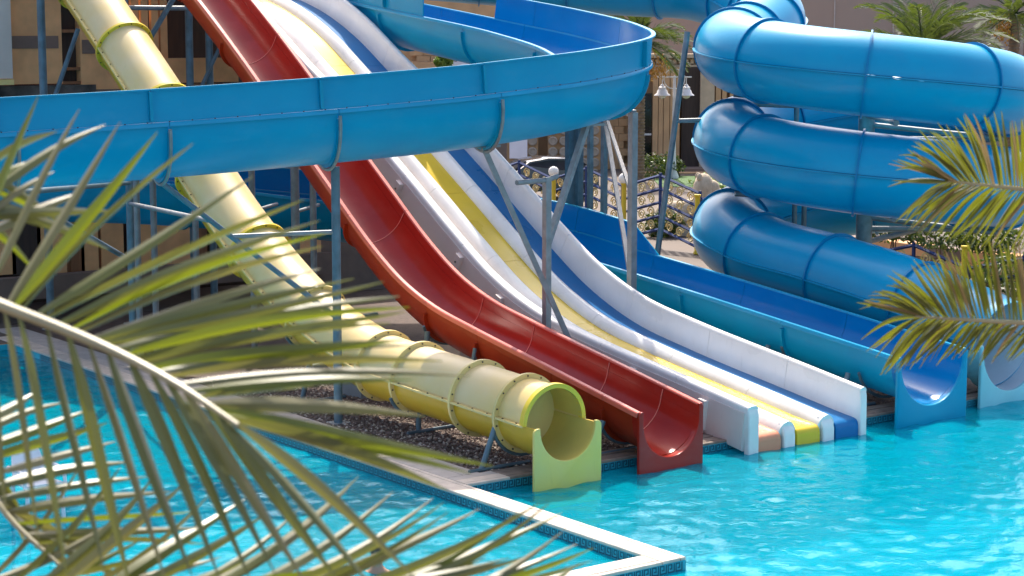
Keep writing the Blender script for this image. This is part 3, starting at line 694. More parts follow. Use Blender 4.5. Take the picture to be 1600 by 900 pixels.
# portal frame at the right end of the loop
PA = np.append(at_x(987, 440, 8.22)[:2], -.02); ztop = at_x(990, 176, 8.22)[2]; PB = np.append(at_x(944, 250, 10.75)[:2], -.02)
S = thing('steel_support', PA, 'grey portal frame with crossed braces between the white lanes and blue flume', 'support')
square(S, 'post', PA, V3(PA[0], PA[1], ztop), .135); square(S, 'post', PB, V3(PB[0], PB[1], ztop), .11)
square(S, 'beam', V3(PA[0], PA[1], ztop-.02), V3(PB[0], PB[1], ztop-.02), .13)
square(S, 'diagonal_brace', V3(PB[0], PB[1], ztop-.2), V3(PA[0], PA[1], ztop-1.6), .07); square(S, 'diagonal_brace', V3(PB[0], PB[1], ztop-.3), V3(PA[0], PA[1], 1.6), .085)
P5 = np.append(at_x(922, 300, 11.0)[:2], -.02); square(S, 'post', P5, V3(P5[0], P5[1], ztop-.1), .10)
# raking post beside the coil
a5 = at_x(1074, 50, 12.0); b5 = at_x(1027, 398, 11.1); dv = (b5-a5)/(b5[2]-a5[2]); b5 = a5+dv*(0-a5[2])
S = thing('steel_support', b5, 'slim leaning grey post beside the blue coil, in front of the street lamp', 'support')
strut(S, 'post', [b5, a5], .065); m5 = a5+dv*(4.55-a5[2]); strut(S, 'stub', [m5, m5+V3(.62, -.42, .02)], .05)
# central column of the coil with arms
P6 = V3(14.55, 6.0, 0)
S = thing('steel_support', P6, 'central steel column inside the blue coil with pipe arms', 'support')
strut(S, 'column', [P6, V3(14.55, 6.0, 4.95)], .17, M_STEEL, 16); plate(S, P6, .6)
for th, z0, z1 in ((234.5, 4.7, 4.66), (594.5-360, 2.78, 2.76), (300, 4.5, 4.25), (330, 4.2, 4.15), (20, 3.95, 3.95), (300, 2.55, 2.3), (335, 2.3, 2.2), (20, 2.0, 2.0), (130, 4.9, 5.1), (150, 2.95, 3.05)):
    e = V3(HC[0]+HR*math.cos(R(th)), HC[1]+HR*math.sin(R(th)), z1); strut(S, 'arm', [V3(14.55, 6.0, z0), e], .06)
for z in (4.9, 2.95): o = MB(); o.lathe(V3(14.55, 6.0, z), [(.2, -.14), (.21, -.12), (.21, .1), (.19, .12)], 16); o.build('collar', M_STEEL, S, True)
for px in (1243, 1258):
    q = at_x(px, 250, 14.0 if px < 1250 else 14.3); P = V3(q[0], q[1], 0)
    S = thing('steel_support', P, 'slim steel post inside the blue coil, left of the centre column' if px < 1250 else 'second slim steel post inside the coil, lower than its neighbour', 'support')
    strut(S, 'post', [P, V3(P[0], P[1], 4.9 if px < 1250 else 2.9)], .055); strut(S, 'arm', [V3(P[0], P[1], 4.85 if px < 1250 else 2.85), V3(P[0]-1.2, P[1]+.6, 4.9 if px < 1250 else 2.95)], .05); plate(S, P)
# posts below the upper slides
LB = {241: 'below the yellow tube, leftmost of the back row', 306: 'behind the yellow tube near its bend', 395: 'between the yellow tube and the red slide, left of a pair', 462: 'between the yellow tube and the red slide, thicker one', 490: 'close under the red slide', 215: 'at the left, behind the palm fronds'}
for px, X, zt in ((215, .75, 4.6), (241, 1.2, 5.0), (306, 2.2, 4.9), (395, 2.7, 5.6), (462, 3.3, 4.6), (490, 3.45, 4.4)):
    q = at_x(px, 380, X+.25); P = V3(q[0], q[1], -.03); zt = {215: 4.9, 241: 4.75, 306: 4.4, 395: 4.2, 462: 4.0, 490: 3.75}[px]
    S = thing('steel_support', P, 'grey steel post ' + LB[px], 'support', 'posts under the slides'); strut(S, 'post', [P, V3(P[0], P[1], zt)], .085 if px == 462 else .065, M_STEEL); plate(S, P)
    if px in (395, 462): strut(S, 'tie', [V3(P[0], P[1], 2.9), V3(P[0]+.9, P[1]+.6, 2.95)], .035)
for px, X, y0, lab in ((66, 3.0, 'a', 'blue-grey tower post at the far left in front of the tan wall'), (296, 5.2, 'b', 'grey tower post under the top of the red slide, left one'), (327, 5.4, 'c', 'grey tower post under the top of the red slide, right one'), (196, 4.6, 'd', 'blue-grey tower post behind the top of the yellow tube')):
    q = at_y(px, 80, 16.9 if px > 70 else 17.2); P = V3(q[0], q[1], -.02)
    S = thing('steel_support', P, lab, 'support', 'tower posts'); strut(S, 'post', [P, V3(P[0], P[1], 9)], .085, M_STEELB); plate(S, P)
    if px == 66: strut(S, 'brace', [at_y(122, 45, 17.1), at_y(74, 185, 17.1)], .05, M_STEELB)
    if px == 296: strut(S, 'beam', [at_y(190, 12, 16.9), at_y(300, 13, 16.9)], .055); strut(S, 'brace', [at_y(233, 62, 16.8), at_y(272, -4, 16.8)], .06, M_STEELB)
    if px == 327: strut(S, 'brace', [at_y(308, 150, 16.8), at_y(350, 60, 16.8)], .045, M_STEELB)
# short legs of the slide ends
def leg(lab, pts, r=.045, m=M_STEELB, cr=None):
    S = thing('slide_leg', pts[0], lab, 'support', 'legs under the slide ends'); strut(S, 'leg', pts, r, m)
    o = MB(); o.tube([np.array(pts[0])+V3(-.25, -.05, .03), np.array(pts[0])+V3(.9, 0, .03)], .03, 6); o.build('foot_bar', m, S)
    if cr: cradle('cradle', *cr, S, m)
leg('raking strut with foot bar under the yellow tube mouth', [V3(.72, .62, -.02), V3(1.0, .62, .66)], cr=(ypath, ys[1], ro+.1, 0))
leg('short leg under the lower yellow tube, near its second flange pair', [V3(1.5, 3.45, -.02), V3(1.5, 3.45, .32)], cr=(ypath, ys[3], ro+.1, 0))
leg('short leg under the yellow tube where it starts to climb', [V3(1.2, 6.7, -.02), V3(1.45, 6.7, .95)], cr=(ypath, ys[5], ro+.1, 0))
leg('short leg beside the mouth of the red slide', [V3(2.62, .38, -.02), V3(2.86, .38, .52)], cr=(rpath, rs[-2], rr+.12, -D+rr))
leg('thin strut under the lower red slide', [V3(2.6, 3.75, -.02), V3(2.84, 3.75, 1.2)], .035, cr=(rpath, rs[7], rr+.12, -D+rr))
leg('leg under the red slide where it levels out', [V3(2.7, 5.2, -.02), V3(2.86, 5.2, 1.3)], .05, cr=(rpath, rs[6], rr+.12, -D+rr))
leg('leg beside the exit of the straight blue flume', [V3(8.3, .65, -.02), V3(8.52, .65, .62)], cr=(bpath, bs[-2]+1.9, fr_+.1, -DB+fr_))
leg('leg under the straight blue flume beside the white wall', [V3(8.3, 2.6, -.02), V3(8.5, 2.6, .85)], cr=(bpath, bs[-2], fr_+.1, -DB+fr_))
for i, s_ in enumerate(rs[1:6]): cradle('cradle', rpath, s_, rr+.115, -D+rr, rd, M_LAMPW, 180, 250)
# concrete footings seen between the slides
for i, (x, yv, zz, lab) in enumerate(((2.55, 6.9, .42, 'low concrete footing beside the red slide bend'), (4.7, 6.9, .9, 'pale concrete block between the red slide and the white lanes'), (4.6, 9.3, .6, 'grey concrete footing further back between red and white slides'))):
    o = MB(); o.box((x, yv, zz/2-.03), (.55, .9, zz), bev=.03); tag(o.build('concrete_footing', M_CONC if i != 1 else M_COPING), lab, 'footing')
# slide ends rest on water edge; pipes lying on the bed
for k, (a, b) in enumerate((((2.3, 8.2, .3), (5.0, 9.0, .34)), ((2.2, 9.6, .75), (5.0, 10.2, .8)), ((2.2, 5.9, .25), (4.6, 6.4, .28)))):
    o = MB(); o.tube([a, b], .06, 8); tag(o.build('steel_pipe', M_STEELB, None, True), ('dark steel pipe running low behind the red slide bend', 'upper dark steel pipe behind the red slide', 'nearest dark pipe lying under the red slide')[k], 'pipe')

# ================================================================ TOWER BUILDING behind the slides (left)
TB = thing('tower_building', (4, 20, 0), 'tan stone slide tower with dark openings and a black-stained base at upper left', 'building')
YB = 19.0
def bx(name, px0, px1, py0, py1, m, Y=YB, d=.2, parent=TB):   # block on the facade plane, between two pixel columns and rows
    a = at_y(px0, py1, Y); b = at_y(px1, py0, Y); o = MB(); z0 = min(a[2], at_y(px1, py1, Y)[2]); o.box(((a[0]+b[0])/2, Y+d/2, (a[2]+b[2])/2), (abs(b[0]-a[0]), d, abs(b[2]-a[2]))); return o.build(name, m, parent)
o = MB(); o.box((3.3, 21.9, 4.4), (10.5, 1.0, 10.5)); o.build('rear_wall', M_DARK, TB)  # coloured dark to paint the shaded interior
o = MB(); o.box((2.0, 20.4, 5.0), (10.6, 2.4, .25)); o.build('floor_slab', M_TAN, TB)
bx('wall_panel', -60, 14, -60, 124, M_CREAM, 18.6, .25); bx('ledge', -60, 22, 124, 134, M_YRINGP, 18.55, .3)
bx('wall', 10, 92, -80, 132, M_TAN, 18.95, .35); bx('stone_band', 12, 91, 56, 76, M_TAND, 18.93, .05)
bx('wall', 128, 190, -80, 168, M_TAN, 18.96, .35); bx('stone_band', 129, 189, 62, 84, M_TAND, 18.94, .05); bx('stone_band', 150, 189, 139, 160, M_TAND, 18.94, .05)
for py in (0, 46, 105, 127): bx('shelf_rail', 92, 128, py, py+5, M_WOOD, 18.98, .25)
bx('shelf_back', 92, 128, -60, 132, M_DARK, 19.2, .05)
bx('stained_base', -60, 150, 132, 225, M_STAIN, 18.9, .4)
for px in (207, 222, 238, 252): bx('timber_post', px, px+7, -60, 98, M_TAN, 19.2, .12)
bx('low_wall', 190, 372, 90, 131, M_TAN, 19.0, .25); bx('plinth', 190, 372, 131, 215, M_TAND, 18.98, .3)
bx('upper_lintel', 190, 420, -70, -16, M_TAN, 19.0, .3)
for px0, px1, m_ in ((0, 20, M_TAN), (20, 60, M_DARK), (60, 100, M_TAN), (112, 128, M_WOOD), (128, 150, M_TAN), (160, 190, M_TAN), (215, 300, M_TAN), (330, 420, M_DARK), (420, 500, M_TAN)):  # dark lengths paint the shaded interior between the walls
    bx('lower_wall', px0, px1, 262, 430, m_, 18.9, .25)
bx('lower_wall', -60, 520, 225, 262, M_TAND, 18.92, .25)
bx('lower_wall', 500, 792, 200, 470, M_TAND, 19.0, .25)  # dark wall added to stand in for the shadowed gap behind the slides
bx('lower_plinth', -60, 520, 395, 478, M_TAND, 18.6, .3)
for px in (104, 154, 312): bx('door_leaf', px-4, px+10, 290, 440, M_WOOD, 18.95, .1)
o = MB(); o.box((8.9, 20.5, 2.3), (1.2, 1.2, 4.8)); o.build('corner_pier', M_CONC, TB)

# ================================================================ BACKGROUND, right: sandstone building, wall, street things
SB = thing('sandstone_building', at_d(1000, 270, 88)*[1, 1, 0], 'sandstone building with disc-studded pilasters and dark doors behind the fence', 'building')
def fb(name, px0, px1, py0, py1, m, dep, thick=.4, parent=SB, bev=0.0):
    a = at_d(px0, py1, dep); b = at_d(px1, py0, dep); za = 6.5-(py1-44.4)*dep/FPX; zb_ = 6.5-(py0-44.4)*dep/FPX
    o = MB(); c = (a+b)/2; wd = abs(px1-px0)*dep/FPX; c = np.array([c[0], c[1], (za+zb_)/2])+FH*thick/2
    o.box(c, (wd, thick, zb_-za), ax=np.array([RT, FH, [0, 0, 1]]), bev=bev); return o.build(name, m, parent)
fb('wall', 640, 1200, 96, 272, M_SAND, 90, .6)
fb('wall', 560, 830, -60, 96, M_SAND, 90, .6)
fb('cornice', 830, 1230, 84, 90, M_SANDL, 88.6, 1.2); fb('cornice_band', 830, 1230, 90, 101, M_SANDL, 89.2, .7); fb('cornice', 830, 1230, 101, 104, M_SANDL, 88.9, .9)
for px in range(836, 1200, 9): fb('dentil', px, px+5, 92, 99, M_SANDL, 88.95, .25)
for r_ in range(22):   # ashlar courses on the upper left part of the facade
    pass
for r_ in range(6):
    for c_ in range(9):
        x0 = 640+c_*22+(11 if r_ % 2 else 0); fb('stone_block', x0, x0+21, 60+r_*9, 68.4+r_*9, M_SAND, 89.85, .2)
for r_ in range(10):
    for c_ in range(7):
        x0 = 900+c_*15+(7 if r_ % 2 else 0)
        if x0+14 < 985 : fb('stone_block', x0, x0+14.4, 150+r_*11.5, 161+r_*11.5, M_SAND, 89.85, .2)
for px in (823, 872, 920):      # pilasters with round discs
    fb('pilaster', px-16, px+18, 104, 272, M_SAND, 89.0, .8)
    for cx in (px-8, px+9):
        for k in range(8):
            c = at_d(cx, 170+k*16.8, 88.95); o = MB(); o.lathe(c, [(.20, .1), (.22, -.02), (.2, -.06), (.15, -.075), (.13, -.05), (.0, -.05)], 18, FH); o.build('stone_disc', M_DISC, SB, True)
fb('window', 904, 912, 190, 236, M_GLASS, 89.3, .2); fb('window', 1006, 1018, 145, 262, M_GLASS, 89.3, .2); fb('window_bar', 1006, 1018, 207, 210, M_LAMPW, 89.2, .1)
fb('doorway', 1065, 1094, 104, 262, M_DARK, 89.2, .3); fb('doorway', 985, 1000, 140, 262, M_DARK, 89.3, .2); fb('doorway', 1150, 1180, 120, 262, M_DARK, 89.2, .3)
for px, wd in ((1020, 8), (1029, 7), (1037, 9), (1047, 8), (1056, 6), (1094, 22), (1118, 8), (1128, 7), (1140, 8)): fb('pilaster', px, px+wd, 104, 262, M_SANDL if px in (1094,) else M_SAND, 88.9, .5)
for k in range(5):
    c = [at_d(1105+dx, 112+k*30+dy, 88.85) for dx, dy in ((-6, 0), (0, 16), (6, 0), (0, 4))]; o = MB(); o.prism(c, FH*.08); o.build('chevron_relief', M_SANDL, SB)
fb('step', 980, 1200, 262, 268, M_TAND, 87.5, 1.5); fb('step', 980, 1200, 268, 274, M_SAND, 86.8, 2.2)
# tall plain wall on the right
GW = thing('rendered_wall', at_d(1400, 250, 104)*[1, 1, 0], 'tall grey-brown rendered wall with pale vertical joints at upper right', 'wall')
for i, (a, b) in enumerate(((930, 1015), (1015.6, 1130), (1130.6, 1303), (1304, 1395), (1396, 1490), (1490.6, 1600), (1601, 1760), (1761, 2000))): fb('wall_panel', a, b, -120, 235, M_GWALL, 104, .4, GW)
for px in (1303.3, 1395.4): fb('joint_strip', px-.9, px+.9, -120, 235, M_LINE, 103.95, .1, GW)
# white gate wall, sign
GT = fb('white_panel_wall', 796, 824, 196, 246, M_SIGN, 80, .2, None); tag(GT, 'small white tiled wall panel seen beyond the parked car', 'wall')
SG = thing('shop_sign', at_d(712, 90, 86.5)*[1, 1, 0], 'white sign board with dark letters glimpsed under the blue flume', 'sign')
fb('sign_board', 690, 748, 80, 101, M_SIGN, 86.5, .12, SG); fb('sign_post', 693, 695, 100, 272, M_LAMPW, 86.6, .1, SG); fb('sign_post', 743, 745, 100, 272, M_LAMPW, 86.6, .1, SG)
fc = bpy.data.curves.new('sign_lettering', 'FONT'); fc.body = 'APOTHEKE'; fc.size = .36; fc.extrude = .01; fc.space_character = 1.05
tmp = bpy.data.objects.new('tmp', fc); col.objects.link(tmp); bpy.context.view_layer.update()
me = bpy.data.meshes.new_from_object(tmp.evaluated_get(bpy.context.evaluated_depsgraph_get())); bpy.data.objects.remove(tmp); me.materials.clear(); me.materials.append(M_INK)
fo = bpy.data.objects.new('sign_lettering', me); col.objects.link(fo)
fo.parent = SG; tp = at_d(691.5, 96, 86.4); Mx = Matrix(((RT[0], 0, -FH[0], tp[0]-ORG[SG][0]), (RT[1], 0, -FH[1], tp[1]-ORG[SG][1]), (0, 1, 0, tp[2]-ORG[SG][2]), (0, 0, 0, 1))); fo.matrix_local = Mx
# street lamp with two bell shades
def up_z(px, py, dep): return at_d(px, py, dep)
lp = at_d(1052, 278, 84)*[1, 1, 0]; LS = thing('street_lamp', lp, 'white two-armed street lamp with bell shades beside the palm trunk', 'street lamp')
zl = at_d(1045, 118, 84)[2]
o = MB(); o.lathe(lp, [(.22, 0), (.24, .1), (.13, .35), (.10, 1.0), (.075, 2.5), (.06, zl)], 14); o.build('post', M_LAMPW, LS, True)
o = MB(); o.tube([lp+RT*(-.75)+V3(0, 0, zl-.05), lp+RT*.75+V3(0, 0, zl-.05)], .035, 6); o.build('arm', M_LAMPW, LS)
for sg in (-1, 1):
    c = lp+RT*sg*.52+V3(0, 0, zl)
    o = MB(); o.tube([lp+RT*sg*(.06+.40*math.sin(R(a)))+V3(0, 0, zl-.55+.42*(1-math.cos(R(a)))*1.0-.0) for a in range(0, 181, 20)], .025, 6); o.build('scroll', M_LAMPW, LS)
    o = MB(); o.tube([c-V3(0, 0, .03), c-V3(0, 0, .42)], .02, 6); o.build('hanger', M_LAMPW, LS)
    o = MB(); o.lathe(c-V3(0, 0, .85), [(.36, 0), (.345, .03), (.25, .10), (.21, .22), (.17, .26), (.165, .36), (.10, .40), (.08, .46), (.03, .5)], 20); o.build('lamp_shade', M_LAMPW, LS, True)
    o = MB(); o.lathe(c-V3(0, 0, 1.0), [(.02, 0), (.14, .05), (.19, .15), (.18, .16)], 14); o.build('lamp_glass', M_GLOBE, LS, True)

# chevron railing with scrolls: runs along X = 22
def spiral(mb, c, ax, r0, flip, turns=1.75, th=.022):
    pts = []
    for k in range(22):
        a = turns*2*math.pi*k/21; rr_ = r0*(1-.80*k/21); pts.append(c+ax*rr_*math.cos(a)*flip+V3(0, 0, rr_*math.sin(a)))
    mb.tube(pts, th, 5)
def railing(y0, ztop, nrail, lab, X=22.0, half=1.76, lamps=()):
    base = V3(X, y0, 0); F_ = thing('chevron_railing', base, lab, 'fence', 'navy railings with gold scrolls')
    ya, yb = y0, y0+half; drop = .42; sp = .40
    pk = base+V3(0, half, 0)
    for q, zt in ((base, ztop-drop), (base+V3(0, half, 0), ztop), (base+V3(0, 2*half-.06, 0), ztop-drop)):
        o = MB(); o.box((q[0], q[1], zt/2+.03), (.07, .07, zt+.06)); o.build('post', M_FBLUE, F_)
    for sgn in (0, 1):
        for k in range(nrail):
            z0 = ztop-drop-k*sp-.02; z1 = ztop-k*sp-.02; A = base+V3(0, 0, z0) if sgn == 0 else base+V3(0, 2*half-.06, z0); B = base+V3(0, half, z1)
            if z0 < .05: continue
            o = MB(); o.tube([A, B], .045, 4); o.build('rail', M_FBLUE, F_)
            for f, fl in ((.22, 1), (.50, -1), (.76, 1)):
                c = A*(1-f)+B*f-V3(0, 0, .21)
                if c[2] < .12 or k == nrail-1 and nrail > 2: continue
                o = MB(); spiral(o, c, V3(0, 1, 0), .165, fl); o.build('scroll', M_GOLD, F_)
            if k < nrail-1 and z0 > .5:
                o = MB(); C0 = A*.64+B*.36-V3(0, 0, .06); C1 = A*.36+B*.64-V3(0, 0, .36); o.tube([C0, (C0+C1)/2+V3(0, .03, .0), C1], .014, 5); o.build('scroll_link', M_GOLD, F_)
pk1 = at_x(1032, 273, 22); pk2 = at_x(919, 260, 22)
railing(pk1[1]-1.76, 2.18, 5, 'navy chevron railing with gold scrolls in front of the stone lion')
railing(pk1[1]+1.76, 2.18, 5, 'navy chevron railing with gold scrolls, second left of the stone lion')
railing(pk1[1]+3*1.76, 2.18, 5, 'navy chevron railing with gold scrolls nearest the parked car')
railing(pk1[1]-3*1.76, 2.0, 5, 'navy chevron railing with gold scrolls behind the left bends of the coil')
pk3 = at_x(1428, 382, 22)
railing(pk3[1]-1.76, pk3[2], 3, 'low navy chevron railing seen under the coil, left of the yellow post')
railing(pk3[1]-3*1.76, pk3[2], 3, 'low navy chevron railing at the right edge behind the palm fronds')
railing(pk3[1]+1.76, pk3[2]+.1, 3, 'low navy chevron railing glimpsed between the coil levels')
def globe_post(px, py, X, lab, globe=True):
    q = at_x(px, py, X); b = V3(q[0], q[1], 0); G = thing('globe_lamp_post', b, lab, 'lamp post', 'yellow lamp posts along the railing')
    o = MB(); o.lathe(b, [(.1, 0), (.1, .06), (.075, .1), (.075, q[2]-.2), (.1, q[2]-.18), (.1, q[2]-.13)], 14); o.build('post', M_YPOST, G, True)
    if globe:
        o = MB(); o.lathe(V3(b[0], b[1], q[2]), [(.001, -.17), (.09, -.145), (.15, -.08), (.17, 0), (.15, .08), (.09, .145), (.001, .17)], 20); o.build('globe', M_GLOBE, G, True)
globe_post(975, 279, 21.8, 'yellow post with white globe right of the heavy column'); globe_post(865, 268, 21.8, 'yellow post with white globe beside the parked car')
globe_post(1090, 297, 21.8, 'yellow post in front of the stone lion', False); globe_post(1508, 376, 21.8, 'yellow post under the coil beside the low railing', False)

# stone lion on a plinth, facing right
lc = at_d(1072, 332, 61); lb = V3(lc[0], lc[1], 0); LI = thing('stone_lion', lb, 'pale carved stone lion lying behind the navy railing', 'statue')
o = MB(); o.box(lb+V3(0, 0, .2), (2.3, .8, .42), ax=np.array([RT, FH, [0, 0, 1]]), bev=.04); o.build('plinth', M_STATUE, LI)
def blob(mb, c, ax3, nz_=0.0, n=14, m_=10):
    rings = []
    for i in range(m_+1):
        ph = -math.pi/2+math.pi*i/m_
        rings.append([c+ax3[0]*math.cos(ph)*math.cos(2*math.pi*j/n)*(1+nz_*math.sin(5*j+3*i))+ax3[1]*math.cos(ph)*math.sin(2*math.pi*j/n)*(1+nz_*math.cos(4*j+2*i))+ax3[2]*math.sin(ph) for j in range(n)])
    mb.quadstrip(rings, True)
A3 = lambda a, b, c: (RT*a, FH*b, V3(0, 0, c))
o = MB()
rings = []
for t_, r1, zc in ((-1.0, .12, .6), (-.85, .32, .68), (-.5, .36, .72), (-.1, .33, .74), (.2, .38, .80), (.42, .40, .95), (.55, .34, 1.15), (.62, .22, 1.3)):
    rings.append([lb+RT*t_+RT*0+FH*r1*.85*math.cos(2*math.pi*j/14)+V3(0, 0, zc+r1*math.sin(2*math.pi*j/14)) for j in range(14)])
o.quadstrip(rings, True, cap=True)
for dy in (-.2, .2): o.tube([lb+RT*.35+FH*dy+V3(0, 0, .7), lb+RT*.7+FH*dy+V3(0, 0, .5), lb+RT*1.08+FH*dy+V3(0, 0, .48)], [.16, .12, .11], 8); o.tube([lb-RT*.6+FH*dy*1.5+V3(0, 0, .75), lb-RT*.3+FH*dy*1.7+V3(0, 0, .55), lb+RT*.02+FH*dy*1.6+V3(0, 0, .48)], [.24, .14, .1], 8)
o.build('body', M_STATUE, LI, True)
o = MB(); hc = lb+RT*.55+V3(0, 0, 1.42); blob(o, hc+V3(0, 0, .02), A3(.34, .36, .52), .06); mane = o.build('mane', M_STATUE, LI, True)
o = MB(); blob(o, hc+RT*.25+V3(0, 0, .06), A3(.26, .24, .27)); blob(o, hc+RT*.46+V3(0, 0, -.06), A3(.15, .15, .13)); o.build('face', M_STATUE, LI, True)
for dy in (-.22, .22): o = MB(); blob(o, hc-RT*.16+FH*dy+V3(0, 0, .42), A3(.09, .07, .13)); o.build('ear', M_STATUE, LI, True)

# parked car (rear seen above the railing)
cc = at_d(838, 300, 74); cb = V3(cc[0], cc[1], 0); CR = thing('parked_car', cb, 'dark parked estate car with rounded roof behind the railing', 'car')
ca = R(20); cx_ = RT*math.cos(ca)+FH*math.sin(ca); cy_ = -RT*math.sin(ca)+FH*math.cos(ca)
def cp(a, b, z): return cb+cx_*a+cy_*b+V3(0, 0, z)
prof = [(-2.2, .35), (-2.25, .75), (-2.1, .98), (-1.25, 1.05), (-.55, 1.5), (.2, 1.62), (1.3, 1.58), (1.95, 1.15), (2.2, 1.0), (2.25, .5), (2.15, .35)]
o = MB(); rings = [[cp(a, b*(1 if z < 1.1 else .84), z*(1 if abs(b) < .85 else .985)) for a, z in prof] for b in (-.9, -.82, .82, .9)]; o.quadstrip(rings, True, cap=True); o.build('body', M_CAR, CR, True)
for b in (-.885, .885):
    sg = math.copysign(1, b); o = MB(); o.prism([cp(a, b*.89+sg*.02, z) for a, z in ((-1.05, 1.1), (-.5, 1.44), (.3, 1.53), (1.2, 1.49), (1.6, 1.14))], cy_*.02*sg); o.build('side_window', M_CARGL, CR)
o = MB(); o.prism([cp(-1.24, -.66, 1.09), cp(-1.24, .66, 1.09), cp(-.62, .6, 1.47), cp(-.62, -.6, 1.47)], cx_*-.03+V3(0, 0, .03)); o.build('windscreen', M_CARGL, CR)
o = MB(); o.prism([cp(1.42, -.64, 1.53), cp(1.42, .64, 1.53), cp(1.93, .68, 1.19), cp(1.93, -.68, 1.19)], cx_*.03+V3(0, 0, .03)); o.build('rear_window', M_CARGL, CR)
for a in (-1.4, 1.4):
    for b in (-.86, .86): o = MB(); o.lathe(cp(a, b, .33), [(.33, -.1), (.33, .1), (.2, .11), (.2, -.11)], 18, cy_); wo = o.build('wheel', M_TYRE, CR, True); o = MB(); o.lathe(cp(a, b, .33), [(.19, -.112), (.19, .112), (.05, .12)], 12, cy_); o.build('rim', M_STEEL, wo, True)
for b in (-.7, .7): o = MB(); o.box(cp(2.2, b, .85), (.1, .22, .22), ax=np.array([cx_, cy_, [0, 0, 1]])); o.build('tail_lamp', M_REDL, CR); o = MB(); o.box(cp(-2.2, b, .72), (.1, .3, .15), ax=np.array([cx_, cy_, [0, 0, 1]])); o.build('headlight', M_GLOBE, CR)

# low planter behind the railing on the right, with shrubs
PW = thing('planter_wall', (25, 9, 0), 'low brown stone planter behind the railing under the coil', 'planter')
for k in range(12):
    for r2 in range(2): o = MB(); o.box((24.6, 1.2+k*1.3+(.6 if r2 else 0), .17+.33*r2), (.5, 1.28, .32), bev=.02); o.build('stone', M_TAN if (k+r2) % 3 else M_TAND, PW)
o = MB(); o.box((25.6, 8.6, .3), (1.5, 15.6, .55)); o.build('soil', M_SOIL, PW)

# lawn and shrubs
g = MB(); c = at_z(1060, 283); g.poly([c+RT*a+FH*b+V3(0, 0, .002-c[2]) for a, b in ((-1, -3), (9, -3), (9, 3), (-1, 3))]); struct(g.build('lawn', M_LAWN))
def leafy(mb, c, rx, ry, rz, N, size, seed):
    r = np.random.default_rng(seed)
    for i in range(N):
        d = r.normal(size=3); d /= np.linalg.norm(d); rad = r.uniform(.45, 1.0)**.5*(1+.18*math.sin(7*d[0]+5*d[2]+seed)); p = np.array(c)+d*np.array([rx, ry, rz])*rad
        a = r.normal(size=3); a /= np.linalg.norm(a); b = np.cross(a, r.normal(size=3)); b /= np.linalg.norm(b)+1e-9; s_ = size*r.uniform(.6, 1.3)
        mb.poly([p-a*s_, p+b*s_*.4, p+a*s_, p-b*s_*.4])
for i, (px, py, dep, rx, rz, m_, lab) in enumerate(((1022, 262, 84, .9, .6, M_BUSH, 'dark low shrub at the foot of the palm trunk'), (1048, 258, 85, .6, .5, M_BUSH, 'dark shrub just right of the palm trunk'), (1128, 288, 66, 1.0, .45, M_LIME, 'bright green shrub right of the stone lion'), (1160, 292, 66, .7, .35, M_LIME, 'bright green shrub under the middle coil bend'), (694, 96, 70, .33, .3, M_LIME, 'small lime-green leafy top beside the white sign'), (1036, 350, 60.5, .6, .4, M_BUSH, 'small shrub behind the railing left of the lion'), (1590, 425, 47, 1.0, .5, M_BUSH, 'green shrub at the right edge behind the fronds'), (1395, 352, 50.5, .8, .45, M_BUSH, 'dark planter shrub just right of the coil column'), (1470, 362, 49.5, .9, .5, M_BUSH, 'dark planter shrub above the low railing, left of the yellow post'), (1545, 372, 48.5, .8, .45, M_BUSH, 'dark planter shrub right of the yellow post'))):
    c = at_d(px, py, dep); S = thing('shrub', V3(c[0], c[1], 0), lab, 'shrub'); o = MB(); leafy(o, c, rx, rx, rz, 900, .09, i+3); o.build('foliage', m_, S)
    o = MB()
    for k in range(4): o.tube([V3(c[0]+random.uniform(-.1, .1), c[1]+random.uniform(-.1, .1), 0), c+V3(random.uniform(-.3, .3)*rx, random.uniform(-.3, .3)*rx, 0)], [.03, .012], 5)
    o.build('stem', M_BARK, S)

